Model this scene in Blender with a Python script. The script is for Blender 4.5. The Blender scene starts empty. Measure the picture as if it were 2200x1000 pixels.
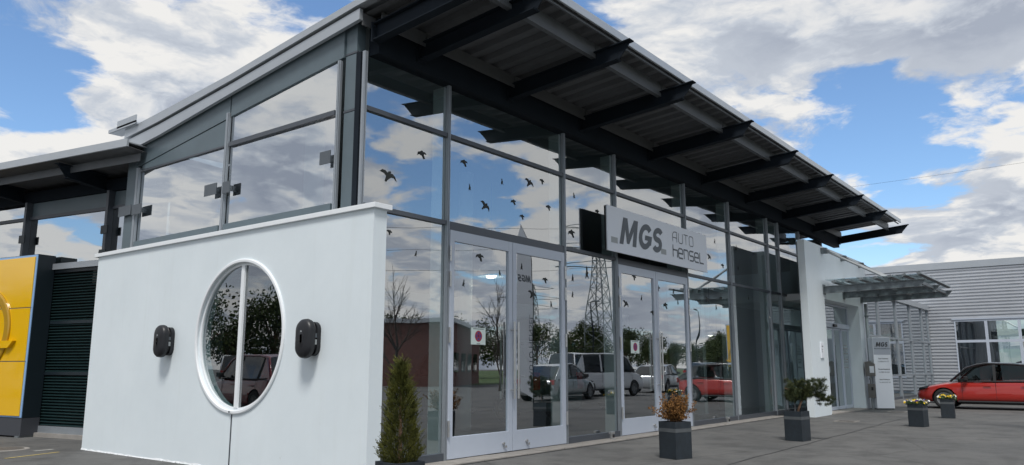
import bpy, bmesh, math, random
from mathutils import Vector, Matrix
R = math.radians
random.seed(7)
SC = bpy.context.scene
COL = SC.collection

# ------------------------------------------------------------------ camera
cd = bpy.data.cameras.new('camera'); cam = bpy.data.objects.new('camera', cd); COL.objects.link(cam)
cd.sensor_width = 36; cd.lens = 36 * 1669.1 / 2200; cd.clip_start = 0.05; cd.clip_end = 3000
cam.location = (-5.932, -7.578, 1.3)
cam.rotation_euler = (R(90 + 9.824), 0, R(37.739 - 90))
SC.camera = cam

# ------------------------------------------------------------------ world
SUN_AZ, SUN_EL = R(216), R(58)          # azimuth measured from +X, counter-clockwise
w = bpy.data.worlds.new('World'); SC.world = w; w.use_nodes = True
wn = w.node_tree; wn.nodes.clear()
def N(t, **k):
    n = wn.nodes.new(t)
    for a, b in k.items(): setattr(n, a, b)
    return n
def LK(a, b): wn.links.new(a, b)
def WM(op, a, b=None, c=None, clamp=False):
    n = N('ShaderNodeMath', operation=op, use_clamp=clamp)
    for i, v in enumerate((a, b, c)):
        if v is None: continue
        if isinstance(v, (int, float)): n.inputs[i].default_value = v
        else: LK(v, n.inputs[i])
    return n.outputs[0]
def WV(op, a, b=None, out=0):
    n = N('ShaderNodeVectorMath', operation=op)
    for i, v in enumerate((a, b)):
        if v is None: continue
        if isinstance(v, tuple): n.inputs[i].default_value = v
        else: LK(v, n.inputs[i])
    return n.outputs[out]
def WR(v, a, b, c, d, smooth=True):
    n = N('ShaderNodeMapRange', interpolation_type='SMOOTHSTEP' if smooth else 'LINEAR')
    LK(v, n.inputs[0])
    for i, x in enumerate((a, b, c, d)): n.inputs[i + 1].default_value = x
    return n.outputs[0]
sky = N('ShaderNodeTexSky', sky_type='NISHITA'); sky.sun_disc = False
sky.sun_elevation = SUN_EL; sky.sun_rotation = R(90) - SUN_AZ
sky.air_density = 1.0; sky.dust_density = 0.5; sky.ozone_density = 3.0; sky.altitude = 100
tc = N('ShaderNodeTexCoord'); dirv = WV('NORMALIZE', tc.outputs['Generated'])
sx = N('ShaderNodeSeparateXYZ'); LK(dirv, sx.inputs[0])
zc = WM('ADD', WM('MAXIMUM', sx.outputs[2], 0.0), 0.16)
cb = N('ShaderNodeCombineXYZ')
LK(WM('DIVIDE', sx.outputs[0], zc), cb.inputs[0]); LK(WM('DIVIDE', sx.outputs[1], zc), cb.inputs[1])
LK(WM('MULTIPLY', sx.outputs[2], 1.2), cb.inputs[2])
pv = WV('ADD', cb.outputs[0], (-1.5, -5.1, -3.6))
def noise(vec, scale, detail, rough, dist=0.0):
    n = N('ShaderNodeTexNoise'); LK(vec, n.inputs['Vector'])
    n.inputs['Scale'].default_value = scale; n.inputs['Detail'].default_value = detail
    n.inputs['Roughness'].default_value = rough; n.inputs['Distortion'].default_value = dist
    return n.outputs[0]
wv = N('ShaderNodeTexNoise'); LK(pv, wv.inputs['Vector']); wv.inputs['Scale'].default_value = 2.2; wv.inputs['Detail'].default_value = 6
warp = WV('SCALE', WV('SUBTRACT', wv.outputs['Color'], (0.5, 0.5, 0.5)), None); warp.node.inputs['Scale'].default_value = 0.34
pw = WV('ADD', pv, warp)
n1 = noise(pw, 1.45, 12, 0.58)
n2 = noise(WV('ADD', pw, (-0.05, -0.07, 0.09)), 1.45, 7, 0.56)   # a step towards the light: self shading
n3 = noise(pw, 4.5, 8, 0.62)
dens = WM('ADD', WM('MULTIPLY', n1, 0.86), WM('MULTIPLY', n3, 0.14))
dw = WV('NORMALIZE', WV('ADD', dirv, WV('SCALE', warp, None))); 
for nd_ in wn.nodes:
    if nd_.type == 'VECT_MATH' and nd_.operation == 'SCALE' and nd_ != warp.node: nd_.inputs['Scale'].default_value = 0.9
for d, r0, r1, amp in (((0.348, 0.858, 0.377), 0.986, 1.0, 0.10), ((0.301, 0.907, 0.294), 0.990, 1.0, 0.05),
                       ((0.345, 0.905, 0.24), 0.990, 1.0, 0.05), ((0.42, 0.86, 0.29), 0.985, 1.0, -0.16),
                       ((0.935, 0.255, 0.245), 0.987, 1.0, 0.13), ((0.975, 0.10, 0.16), 0.994, 1.0, 0.08), ((0.777, 0.457, 0.433), 0.995, 1.0, 0.09), ((0.675, -0.69, 0.25), 0.984, 1.0, 0.10), ((0.79, -0.56, 0.25), 0.990, 1.0, 0.08), ((-0.54, 0.78, 0.30), 0.985, 1.0, -0.07)):
    dt = WV('DOT_PRODUCT', dw, d, out=1)
    dens = WM('SUBTRACT', dens, WR(dt, r0, r1, 0.0, amp))
mask = WR(dens, 0.393, 0.462, 0.0, 1.0)
hor = WR(sx.outputs[2], 0.0, 0.14, 0.6, 0.0)
mask = WM('MAXIMUM', mask, hor)
shade = WR(WM('SUBTRACT', n1, n2), -0.075, 0.075, 0.0, 1.0)
thick = WR(dens, 0.44, 0.66, 1.0, 0.0)
lum = WM('ADD', WM('ADD', WM('MULTIPLY', shade, 0.60), WM('MULTIPLY', thick, 0.30)), WM('MULTIPLY', n3, 0.22))
cr = N('ShaderNodeValToRGB'); LK(lum, cr.inputs[0])
e = cr.color_ramp.elements
e[0].position = 0.20; e[0].color = (0.45, 0.50, 0.60, 1); e[1].position = 0.80; e[1].color = (1.0, 0.99, 0.97, 1)
m_ = cr.color_ramp.elements.new(0.5); m_.color = (0.66, 0.71, 0.79, 1)
ccol = N('ShaderNodeMixRGB', blend_type='MULTIPLY'); ccol.inputs[0].default_value = 1
LK(cr.outputs[0], ccol.inputs[1]); ccol.inputs[2].default_value = (4.5, 4.5, 4.5, 1)
skyc = N('ShaderNodeMixRGB', blend_type='MULTIPLY'); skyc.inputs[0].default_value = 1
LK(sky.outputs[0], skyc.inputs[1]); skyc.inputs[2].default_value = (0.74, 0.83, 0.89, 1)
mx = N('ShaderNodeMixRGB'); LK(mask, mx.inputs[0]); LK(skyc.outputs[0], mx.inputs[1]); LK(ccol.outputs[0], mx.inputs[2])
bg = N('ShaderNodeBackground'); bg.inputs[1].default_value = 0.1; LK(mx.outputs[0], bg.inputs[0])
wo = N('ShaderNodeOutputWorld'); LK(bg.outputs[0], wo.inputs[0])
# ------------------------------------------------------------------ sun, exposure
sl = bpy.data.lights.new('sun', 'SUN'); sl.energy = 1.5; sl.angle = R(14); sl.color = (1.0, 0.965, 0.92)
so = bpy.data.objects.new('sun', sl); COL.objects.link(so)
sd = Vector((math.cos(SUN_AZ) * math.cos(SUN_EL), math.sin(SUN_AZ) * math.cos(SUN_EL), math.sin(SUN_EL)))
so.rotation_euler = sd.to_track_quat('Z', 'Y').to_euler(); so.location = sd * 60
SC.view_settings.view_transform = 'Standard'; SC.view_settings.look = 'None'
SC.view_settings.gamma = 1; SC.view_settings.exposure = 0.95; SC.view_settings.use_curve_mapping = False

# ------------------------------------------------------------------ materials
def mat(name, col, rough=0.6, metal=0.0, var=0.0, vscale=6.0, bump=0.0, bscale=60.0, spec=0.5, coat=0.0, col2=None, detail=6):
    m = bpy.data.materials.new(name); m.use_nodes = True
    nt = m.node_tree; b = nt.nodes['Principled BSDF']
    b.inputs['Base Color'].default_value = (*col, 1); b.inputs['Roughness'].default_value = rough
    b.inputs['Metallic'].default_value = metal; b.inputs['Specular IOR Level'].default_value = spec
    b.inputs['Coat Weight'].default_value = coat; b.inputs['Coat Roughness'].default_value = 0.04
    t = nt.nodes.new('ShaderNodeTexCoord')
    if var > 0 or col2:
        n = nt.nodes.new('ShaderNodeTexNoise'); n.inputs['Scale'].default_value = vscale; n.inputs['Detail'].default_value = detail
        n.inputs['Roughness'].default_value = 0.65
        nt.links.new(t.outputs['Object'], n.inputs['Vector'])
        rp = nt.nodes.new('ShaderNodeValToRGB'); nt.links.new(n.outputs[0], rp.inputs[0])
        a = col2 or tuple(c * (1 - var) for c in col); bb = col if col2 else tuple(min(1, c * (1 + var)) for c in col)
        rp.color_ramp.elements[0].position = 0.3; rp.color_ramp.elements[1].position = 0.7
        rp.color_ramp.elements[0].color = (*a, 1); rp.color_ramp.elements[1].color = (*bb, 1)
        nt.links.new(rp.outputs[0], b.inputs['Base Color'])
        mr = nt.nodes.new('ShaderNodeMapRange'); nt.links.new(n.outputs[0], mr.inputs[0])
        mr.inputs[3].default_value = max(0.02, rough - 0.08); mr.inputs[4].default_value = min(1, rough + 0.08)
        nt.links.new(mr.outputs[0], b.inputs['Roughness'])
    if bump > 0:
        n = nt.nodes.new('ShaderNodeTexNoise'); n.inputs['Scale'].default_value = bscale; n.inputs['Detail'].default_value = 4
        nt.links.new(t.outputs['Object'], n.inputs['Vector'])
        bp = nt.nodes.new('ShaderNodeBump'); bp.inputs['Strength'].default_value = bump; bp.inputs['Distance'].default_value = 0.01
        nt.links.new(n.outputs[0], bp.inputs['Height']); nt.links.new(bp.outputs[0], b.inputs['Normal'])
    return m
def glass_mat(name, refl, tint, wob=0.004):
    m = bpy.data.materials.new(name); m.use_nodes = True
    nt = m.node_tree; nt.nodes.clear()
    o = nt.nodes.new('ShaderNodeOutputMaterial'); mixn = nt.nodes.new('ShaderNodeMixShader')
    g = nt.nodes.new('ShaderNodeBsdfGlossy'); g.inputs['Roughness'].default_value = 0.0; g.inputs['Color'].default_value = (0.94, 0.97, 1.0, 1)
    tr = nt.nodes.new('ShaderNodeBsdfTransparent'); tr.inputs['Color'].default_value = (*tint, 1)
    fr = nt.nodes.new('ShaderNodeFresnel'); fr.inputs['IOR'].default_value = 1.5
    ma = nt.nodes.new('ShaderNodeMath'); ma.operation = 'MULTIPLY_ADD'
    nt.links.new(fr.outputs[0], ma.inputs[0]); ma.inputs[1].default_value = 1.0 - refl; ma.inputs[2].default_value = refl; ma.use_clamp = True
    t = nt.nodes.new('ShaderNodeTexCoord'); n = nt.nodes.new('ShaderNodeTexNoise'); n.inputs['Scale'].default_value = 0.7; n.inputs['Detail'].default_value = 1
    nt.links.new(t.outputs['Object'], n.inputs['Vector'])
    bp = nt.nodes.new('ShaderNodeBump'); bp.inputs['Strength'].default_value = 1.0; bp.inputs['Distance'].default_value = wob
    nt.links.new(n.outputs[0], bp.inputs['Height']); nt.links.new(bp.outputs[0], g.inputs['Normal'])
    ge = nt.nodes.new('ShaderNodeNewGeometry'); iv = nt.nodes.new('ShaderNodeMath'); iv.operation = 'SUBTRACT'; iv.inputs[0].default_value = 1.0; nt.links.new(ge.outputs['Backfacing'], iv.inputs[1])
    mu = nt.nodes.new('ShaderNodeMath'); mu.operation = 'MULTIPLY'; nt.links.new(ma.outputs[0], mu.inputs[0]); nt.links.new(iv.outputs[0], mu.inputs[1])
    nt.links.new(mu.outputs[0], mixn.inputs[0]); nt.links.new(tr.outputs[0], mixn.inputs[1]); nt.links.new(g.outputs[0], mixn.inputs[2])
    nt.links.new(mixn.outputs[0], o.inputs[0])
    return m
def emis(name, col, s):
    m = bpy.data.materials.new(name); m.use_nodes = True
    b = m.node_tree.nodes['Principled BSDF']; b.inputs['Base Color'].default_value = (*col, 1)
    b.inputs['Emission Color'].default_value = (*col, 1); b.inputs['Emission Strength'].default_value = s
    return m
def asphalt_mat():
    m = bpy.data.materials.new('asphalt'); m.use_nodes = True
    nt = m.node_tree; b = nt.nodes['Principled BSDF']; t = nt.nodes.new('ShaderNodeTexCoord')
    def nz(s, d, r=0.6):
        n = nt.nodes.new('ShaderNodeTexNoise'); n.inputs['Scale'].default_value = s; n.inputs['Detail'].default_value = d; n.inputs['Roughness'].default_value = r
        nt.links.new(t.outputs['Object'], n.inputs['Vector']); return n.outputs[0]
    def ramp(v, p0, p1, c0, c1):
        n = nt.nodes.new('ShaderNodeValToRGB'); nt.links.new(v, n.inputs[0])
        n.color_ramp.elements[0].position = p0; n.color_ramp.elements[1].position = p1
        n.color_ramp.elements[0].color = (*c0, 1); n.color_ramp.elements[1].color = (*c1, 1); return n.outputs[0]
    def mul(a, c):
        n = nt.nodes.new('ShaderNodeMixRGB'); n.blend_type = 'MULTIPLY'; n.inputs[0].default_value = 1
        nt.links.new(a, n.inputs[1]); nt.links.new(c, n.inputs[2]); return n.outputs[0]
    big = ramp(nz(0.45, 5), 0.3, 0.7, (0.106, 0.108, 0.108), (0.152, 0.152, 0.149))
    stain = ramp(nz(1.5, 8, 0.72), 0.34, 0.54, (0.64, 0.64, 0.65), (1, 1, 1))
    grain = ramp(nz(90, 3), 0.3, 0.75, (0.6, 0.6, 0.6), (1.3, 1.3, 1.28))
    v = nt.nodes.new('ShaderNodeTexVoronoi'); v.feature = 'DISTANCE_TO_EDGE'; v.inputs['Scale'].default_value = 0.28
    ds = nt.nodes.new('ShaderNodeMixRGB'); ds.inputs[0].default_value = 0.12
    nn = nt.nodes.new('ShaderNodeTexNoise'); nn.inputs['Scale'].default_value = 2.5; nn.inputs['Detail'].default_value = 5
    nt.links.new(t.outputs['Object'], nn.inputs['Vector']); nt.links.new(t.outputs['Object'], ds.inputs[1]); nt.links.new(nn.outputs['Color'], ds.inputs[2])
    nt.links.new(ds.outputs[0], v.inputs['Vector'])
    crack = ramp(v.outputs['Distance'], 0.001, 0.0045, (0.62, 0.62, 0.62), (1, 1, 1))
    nt.links.new(mul(mul(mul(big, stain), grain), crack), b.inputs['Base Color'])
    b.inputs['Roughness'].default_value = 0.82; b.inputs['Specular IOR Level'].default_value = 0.35
    bp = nt.nodes.new('ShaderNodeBump'); bp.inputs['Strength'].default_value = 0.6; bp.inputs['Distance'].default_value = 0.006
    nt.links.new(nz(120, 2), bp.inputs['Height']); nt.links.new(bp.outputs[0], b.inputs['Normal'])
    return m
def wall_mat():
    m = mat('white_render', (0.71, 0.775, 0.81), 0.8, bump=0.12, bscale=190, spec=0.2); nt = m.node_tree; b = nt.nodes['Principled BSDF']
    t = nt.nodes.new('ShaderNodeTexCoord'); mp = nt.nodes.new('ShaderNodeMapping'); mp.inputs['Scale'].default_value = (5.0, 5.0, 0.35); nt.links.new(t.outputs['Object'], mp.inputs[0])
    def ramp(v, p0, p1, c0, c1):
        n = nt.nodes.new('ShaderNodeValToRGB'); nt.links.new(v, n.inputs[0]); n.color_ramp.elements[0].position = p0; n.color_ramp.elements[1].position = p1
        n.color_ramp.elements[0].color = (*c0, 1); n.color_ramp.elements[1].color = (*c1, 1); return n.outputs[0]
    def nz(vec, sc, dt):
        n = nt.nodes.new('ShaderNodeTexNoise'); n.inputs['Scale'].default_value = sc; n.inputs['Detail'].default_value = dt; n.inputs['Roughness'].default_value = 0.65; nt.links.new(vec, n.inputs['Vector']); return n.outputs[0]
    def mul(a, c):
        n = nt.nodes.new('ShaderNodeMixRGB'); n.blend_type = 'MULTIPLY'; n.inputs[0].default_value = 1; nt.links.new(a, n.inputs[1]); nt.links.new(c, n.inputs[2]); return n.outputs[0]
    base = ramp(nz(t.outputs['Object'], 0.8, 6), 0.3, 0.7, (0.665, 0.73, 0.76), (0.72, 0.785, 0.815))
    streak = ramp(nz(mp.outputs[0], 1.0, 7), 0.30, 0.46, (0.972, 0.97, 0.965), (1, 1, 1))
    spot = ramp(nz(t.outputs['Object'], 7.0, 5), 0.24, 0.31, (0.90, 0.89, 0.87), (1, 1, 1))
    nt.links.new(mul(mul(base, streak), spot), b.inputs['Base Color']); return m
def cloth_mat():
    m = mat('white_flag_cloth', (0.78, 0.80, 0.83), 0.8); nt = m.node_tree; t = nt.nodes.new('ShaderNodeBsdfTranslucent'); t.inputs[0].default_value = (0.8, 0.82, 0.85, 1)
    x = nt.nodes.new('ShaderNodeMixShader'); x.inputs[0].default_value = 0.75; o = nt.nodes['Material Output']
    nt.links.new(nt.nodes['Principled BSDF'].outputs[0], x.inputs[1]); nt.links.new(t.outputs[0], x.inputs[2]); nt.links.new(x.outputs[0], o.inputs[0]); return m
M = dict(
    asphalt=asphalt_mat(),
    white=wall_mat(),
    coping=mat('white_coping', (0.78, 0.81, 0.83), 0.35, var=0.02),
    plate=mat('bracket_grey', (0.10, 0.115, 0.13), 0.4, 0.3),
    alu=mat('aluminium', (0.29, 0.32, 0.35), 0.38, 0.35, var=0.06, vscale=4),
    alu_light=mat('light_door_paint', (0.47, 0.52, 0.60), 0.38, var=0.02),
    transom=mat('anthracite_profile', (0.065, 0.075, 0.09), 0.4, var=0.08),
    steel=mat('dark_steel', (0.011, 0.016, 0.023), 0.75, var=0.2, vscale=3, spec=0.15),
    slate=mat('slate_panel', (0.10, 0.135, 0.155), 0.42, var=0.10, vscale=1.8),
    fascia=mat('fascia_sheet', (0.40, 0.43, 0.46), 0.35, 0.3, var=0.04, vscale=2),
    deck=mat('roof_deck_sheet', (0.10, 0.104, 0.11), 0.55, var=0.1),
    purlin=mat('purlin_steel', (0.125, 0.135, 0.145), 0.5, 0.2, var=0.1),
    glass=glass_mat('facade_glass', 0.42, (0.82, 0.89, 0.89)),
    glass_side=glass_mat('upper_side_glass', 0.60, (0.72, 0.80, 0.80), 0.004),
    glass_dark=glass_mat('tinted_glass', 0.25, (0.6, 0.68, 0.68)),
    glass_car=glass_mat('clear_car_glass', 0.12, (0.66, 0.74, 0.74), 0.0),
    carglass=mat('car_glass', (0.012, 0.016, 0.02), 0.03, spec=0.9),
    black=mat('black_plastic', (0.009, 0.010, 0.013), 0.42, var=0.15),
    blackm=mat('black_matt', (0.012, 0.013, 0.015), 0.7),
    rubber=mat('rubber', (0.02, 0.02, 0.021), 0.8),
    steelb=mat('brushed_steel', (0.55, 0.55, 0.54), 0.3, 0.8, var=0.05),
    galv=mat('galvanised_steel', (0.20, 0.225, 0.24), 0.5, 0.4, var=0.28, vscale=7),
    tie=mat('galvanised_tube', (0.32, 0.345, 0.36), 0.45, 0.4, var=0.15),
    louvre=mat('dark_green_louvre', (0.012, 0.032, 0.034), 0.4, var=0.15),
    yellow=mat('yellow_panel', (0.80, 0.46, 0.002), 0.12, coat=0.6, spec=0.5),
    yellowd=mat('emblem_shaded_yellow', (0.42, 0.24, 0.008), 0.2, coat=0.5),  # panel yellow darkened: the ring's shade is put into its colour
    emb=mat('emblem_shadow_side', (0.16, 0.10, 0.012), 0.35),
    blue=mat('pale_blue_edge', (0.24, 0.42, 0.70), 0.3),
    hull=mat('totem_housing', (0.010, 0.018, 0.024), 0.4),
    plinth=mat('totem_plinth', (0.05, 0.055, 0.066), 0.5),
    clad=mat('corrugated_aluminium', (0.50, 0.52, 0.55), 0.35, 0.25, var=0.05, vscale=1),
    planter=mat('slate_planter', (0.016, 0.023, 0.030), 0.55, var=0.3, vscale=9, bump=0.2, bscale=80),
    band=mat('planter_band', (0.085, 0.094, 0.10), 0.5, var=0.15),
    soil=mat('potting_soil', (0.03, 0.022, 0.016), 0.95, var=0.4, vscale=40, bump=0.6, bscale=70),
    thuja=mat('thuja_leaf', (0.115, 0.115, 0.022), 0.7, col2=(0.028, 0.038, 0.012), vscale=14, spec=0.2),
    pine=mat('pine_needle', (0.075, 0.085, 0.03), 0.6, col2=(0.018, 0.034, 0.018), vscale=11, spec=0.25),
    brown=mat('withered_leaf', (0.30, 0.155, 0.05), 0.75, col2=(0.10, 0.045, 0.018), vscale=16, spec=0.15),
    bark=mat('bark', (0.14, 0.085, 0.055), 0.85, var=0.35, vscale=30, bump=0.5, bscale=60),
    leaf=mat('green_leaf', (0.06, 0.11, 0.025), 0.6, col2=(0.025, 0.05, 0.014), vscale=20),
    fy=mat('yellow_petal', (0.75, 0.52, 0.02), 0.6), fw=mat('white_petal', (0.8, 0.8, 0.76), 0.6), fp=mat('purple_petal', (0.06, 0.02, 0.22), 0.6),
    tree=mat('tree_leaf', (0.075, 0.10, 0.03), 0.7, col2=(0.02, 0.032, 0.012), vscale=0.6, spec=0.15),
    twig=mat('bare_twig', (0.05, 0.04, 0.033), 0.9),
    red=mat('red_paint', (0.42, 0.020, 0.012), 0.28, 0.15, coat=1.0), silver=mat('silver_paint', (0.45, 0.47, 0.49), 0.3, 0.6, coat=1.0),
    whitep=mat('white_paint', (0.72, 0.74, 0.76), 0.3, coat=1.0), navy=mat('dark_blue_paint', (0.012, 0.016, 0.026), 0.25, coat=1.0),
    teal=mat('grey_green_paint', (0.055, 0.085, 0.09), 0.3, coat=1.0), blackp=mat('black_paint', (0.008, 0.008, 0.009), 0.18, coat=1.0), maroon=mat('dark_red_paint', (0.20, 0.010, 0.018), 0.25, coat=1.0),
    rim=mat('alloy_rim', (0.36, 0.37, 0.38), 0.35, 0.7), lamp=mat('headlight_lens', (0.55, 0.58, 0.6), 0.08, coat=1.0), lampd=mat('dark_headlight', (0.04, 0.045, 0.05), 0.06, coat=1.0), tail=mat('tail_light', (0.35, 0.01, 0.01), 0.15),
    paver=mat('concrete_paver', (0.27, 0.255, 0.235), 0.85, var=0.18, vscale=5, bump=0.3, bscale=90),
    floor=mat('showroom_floor', (0.13, 0.135, 0.135), 0.35, var=0.08, vscale=2),
    inner=mat('inner_wall', (0.20, 0.21, 0.22), 0.8, var=0.05), innerw=mat('inner_white', (0.70, 0.72, 0.72), 0.7),
    ceil=mat('inner_ceiling', (0.30, 0.31, 0.33), 0.7),
    ink=mat('grey_lettering', (0.085, 0.10, 0.115), 0.5), inkd=mat('black_lettering', (0.012, 0.012, 0.014), 0.5), sq=mat('pale_grey_print', (0.33, 0.355, 0.36), 0.6),
    board=mat('sign_board_white', (0.66, 0.70, 0.76), 0.4, var=0.015, vscale=1), boardback=mat('sign_board_back', (0.012, 0.014, 0.016), 0.6),
    totem=mat('white_totem', (0.80, 0.83, 0.88), 0.35), totemgrey=mat('totem_grey_field', (0.40, 0.43, 0.49), 0.4),
    bird=mat('bird_film', (0.012, 0.016, 0.014), 0.6),
    notice=mat('notice_paper', (0.66, 0.76, 0.72), 0.6), nblue=mat('notice_blue', (0.06, 0.06, 0.24), 0.6), nred=mat('notice_red', (0.35, 0.03, 0.06), 0.6),
    brick=mat('brick_facade', (0.13, 0.06, 0.05), 0.85, var=0.2, vscale=3), boxm=mat('grey_brown_box', (0.17, 0.165, 0.155), 0.45, 0.3, var=0.1),
    paint_y=mat('worn_yellow_line', (0.42, 0.33, 0.11), 0.8, var=0.3, vscale=12), paint_w=mat('worn_white_line', (0.34, 0.34, 0.32), 0.8, var=0.35, vscale=14),
    iron=mat('cast_iron', (0.10, 0.095, 0.09), 0.65, var=0.3, vscale=20), seam=mat('tar_seam', (0.03, 0.03, 0.032), 0.7, var=0.3, vscale=8),
    flag=cloth_mat(), grass=mat('grass', (0.05, 0.085, 0.02), 0.9, var=0.4, vscale=1.5),
    lightstrip=emis('lamp_glow', (1.0, 0.92, 0.75), 4.0), green=mat('green_banner', (0.04, 0.30, 0.05), 0.7), curtain=mat('black_curtain', (0.008, 0.010, 0.013), 0.8),
)

# ------------------------------------------------------------------ mesh helpers
ORG = {}
def link(o, parent=None):
    COL.objects.link(o)
    if parent is not None: o.parent = parent
    return o
def tag(o, label, cat, group=None, kind=None):
    if label: o['label'] = label
    if cat: o['category'] = cat
    if group: o['group'] = group
    if kind: o['kind'] = kind
    return o
def thing(name, loc, label, cat, rz=0.0, group=None):
    o = bpy.data.objects.new(name, None); o.empty_display_size = 0.3
    link(o); o.location = loc; o.rotation_euler = (0, 0, rz); ORG[o] = Vector(loc)
    return tag(o, label, cat, group)
class MB:
    def __init__(s): s.v = []; s.f = []; s.mi = []
    def add(s, vs, fs, mi=0):
        b = len(s.v); s.v += [tuple(p) for p in vs]; s.f += [tuple(i + b for i in f) for f in fs]; s.mi += [mi] * len(fs); return s
    def box(s, a, b, mi=0):
        x0, y0, z0 = a; x1, y1, z1 = b
        x0, x1 = min(x0, x1), max(x0, x1); y0, y1 = min(y0, y1), max(y0, y1); z0, z1 = min(z0, z1), max(z0, z1)
        return s.add([(x0,y0,z0),(x1,y0,z0),(x1,y1,z0),(x0,y1,z0),(x0,y0,z1),(x1,y0,z1),(x1,y1,z1),(x0,y1,z1)],
                     [(0,3,2,1),(4,5,6,7),(0,1,5,4),(1,2,6,5),(2,3,7,6),(3,0,4,7)], mi)
    def obox(s, c, u, v, w_, mi=0):                # centre and three half axes
        c = Vector(c); u = Vector(u); v = Vector(v); w_ = Vector(w_)
        if u.cross(v).dot(w_) < 0: w_ = -w_
        P = [c + a*u + b*v + d*w_ for d in (-1, 1) for (a, b) in ((-1,-1),(1,-1),(1,1),(-1,1))]
        return s.add(P, [(0,3,2,1),(4,5,6,7),(0,1,5,4),(1,2,6,5),(2,3,7,6),(3,0,4,7)], mi)
    def bar(s, p, q, a, b, upv=(0,0,1), mi=0):     # bar of section a x b between p and q
        p = Vector(p); q = Vector(q); d = q - p; u = Vector(upv)
        side = d.cross(u)
        if side.length < 1e-6: side = d.cross(Vector((1,0,0)))
        side.normalize(); u2 = side.cross(d).normalized()
        return s.obox((p+q)/2, d/2, side*a/2, u2*b/2, mi)
    def prism(s, pts, off, mi=0):                  # planar 3D polygon extruded by off
        n = len(pts); P = [Vector(p) for p in pts]; o = Vector(off)
        nr = Vector()
        for i in range(n): nr += P[i].cross(P[(i+1) % n])
        if nr.dot(o) > 0: P = P[::-1]
        Q = P + [p + o for p in P]
        fs = [tuple(range(n)), tuple(reversed(range(n, 2*n)))] + [(i, i+n, (i+1)%n+n, (i+1)%n) for i in range(n)]
        return s.add(Q, [tuple(reversed(f)) if False else f for f in fs], mi)
    def tube(s, pts, r, n=8, mi=0, cap=True):
        pts = [Vector(p) for p in pts]; rs = r if isinstance(r, (list, tuple)) else [r]*len(pts)
        rings = []; ref = None
        for i, p in enumerate(pts):
            d = (pts[min(i+1, len(pts)-1)] - pts[max(i-1, 0)]).normalized()
            a = d.cross(Vector((0,0,1))) if abs(d.z) < 0.95 else d.cross(Vector((1,0,0)))
            if ref is not None:
                a = ref - d*ref.dot(d)
            a.normalize(); ref = a; b = d.cross(a)
            rings.append([p + (a*math.cos(t) + b*math.sin(t))*rs[i] for t in [2*math.pi*k/n for k in range(n)]])
        V = [q for r_ in rings for q in r_]; F = []
        for i in range(len(pts)-1):
            for k in range(n): F.append((i*n+k, i*n+(k+1)%n, (i+1)*n+(k+1)%n, (i+1)*n+k))
        if cap: F += [tuple(reversed(range(n))), tuple(range((len(pts)-1)*n, len(pts)*n))]
        return s.add(V, F, mi)
    def lathe(s, prof, c, axis, n=24, mi=0, close=False):   # prof: (radius, height along axis)
        axis = Vector(axis).normalized(); a = axis.orthogonal().normalized(); b = axis.cross(a); c = Vector(c)
        V = [c + axis*h + (a*math.cos(t)+b*math.sin(t))*r for (r, h) in prof for t in [2*math.pi*k/n for k in range(n)]]
        F = []; m_ = len(prof)
        for i in range(m_ if close else m_-1):
            j = (i+1) % m_
            for k in range(n): F.append((i*n+k, i*n+(k+1)%n, j*n+(k+1)%n, j*n+k))
        return s.add(V, F, mi)
    def build(s, name, mats, parent=None, world=True, smooth=False, bevel=0.0, label=None):
        me = bpy.data.meshes.new(name); off = Vector()
        if parent is not None and world: off = ORG[parent]
        me.from_pydata([tuple(Vector(p)-off) for p in s.v] if off.length else s.v, [], s.f)
        ms = mats if isinstance(mats, (list, tuple)) else [mats]
        for m in ms: me.materials.append(M[m] if isinstance(m, str) else m)
        if len(ms) > 1: me.polygons.foreach_set('material_index', s.mi)
        if smooth: me.polygons.foreach_set('use_smooth', [True]*len(me.polygons))
        me.validate(); me.update()
        o = bpy.data.objects.new(name, me); link(o, parent)
        if parent is not None: ORG[o] = ORG[parent]
        else: ORG[o] = Vector()
        if bevel > 0:
            bv = o.modifiers.new('bevel', 'BEVEL'); bv.width = bevel; bv.segments = 2; bv.limit_method = 'ANGLE'; bv.angle_limit = R(40)
        if label: o['label'] = label
        return o
def box(name, a, b, m, parent=None, bevel=0.0, label=None): return MB().box(a, b).build(name, m, parent, bevel=bevel, label=label)
def copy_tree(o, parent=None):
    c = o.copy(); COL.objects.link(c); c.parent = parent; ORG[c] = ORG.get(o, Vector())
    for ch in list(o.children): copy_tree(ch, c)
    return c
def text_obj(name, s, m, parent, origin, right, up, h, shear=0.0, bold=0.0, align='LEFT', depth=0.004, xs=1.0):
    cu = bpy.data.curves.new(name, 'FONT'); cu.body = s; cu.size = 1.0; cu.shear = shear; cu.offset = bold; cu.align_x = align; cu.extrude = 0.0; cu.resolution_u = 3
    to = bpy.data.objects.new('tmp_text', cu); COL.objects.link(to)
    dg = bpy.context.evaluated_depsgraph_get(); me = bpy.data.meshes.new_from_object(to.evaluated_get(dg))
    bpy.data.objects.remove(to); bpy.data.curves.remove(cu)
    sc = h / 0.69; r = Vector(right).normalized(); u = Vector(up).normalized(); n = r.cross(u); off = ORG[parent]
    for v in me.vertices: v.co = Vector(origin) + r*(v.co.x*sc*xs) + u*(v.co.y*sc) + n*depth - off
    me.materials.clear(); me.materials.append(M[m]); me.name = name
    o = bpy.data.objects.new(name, me); link(o, parent); ORG[o] = off
    return o
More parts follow.
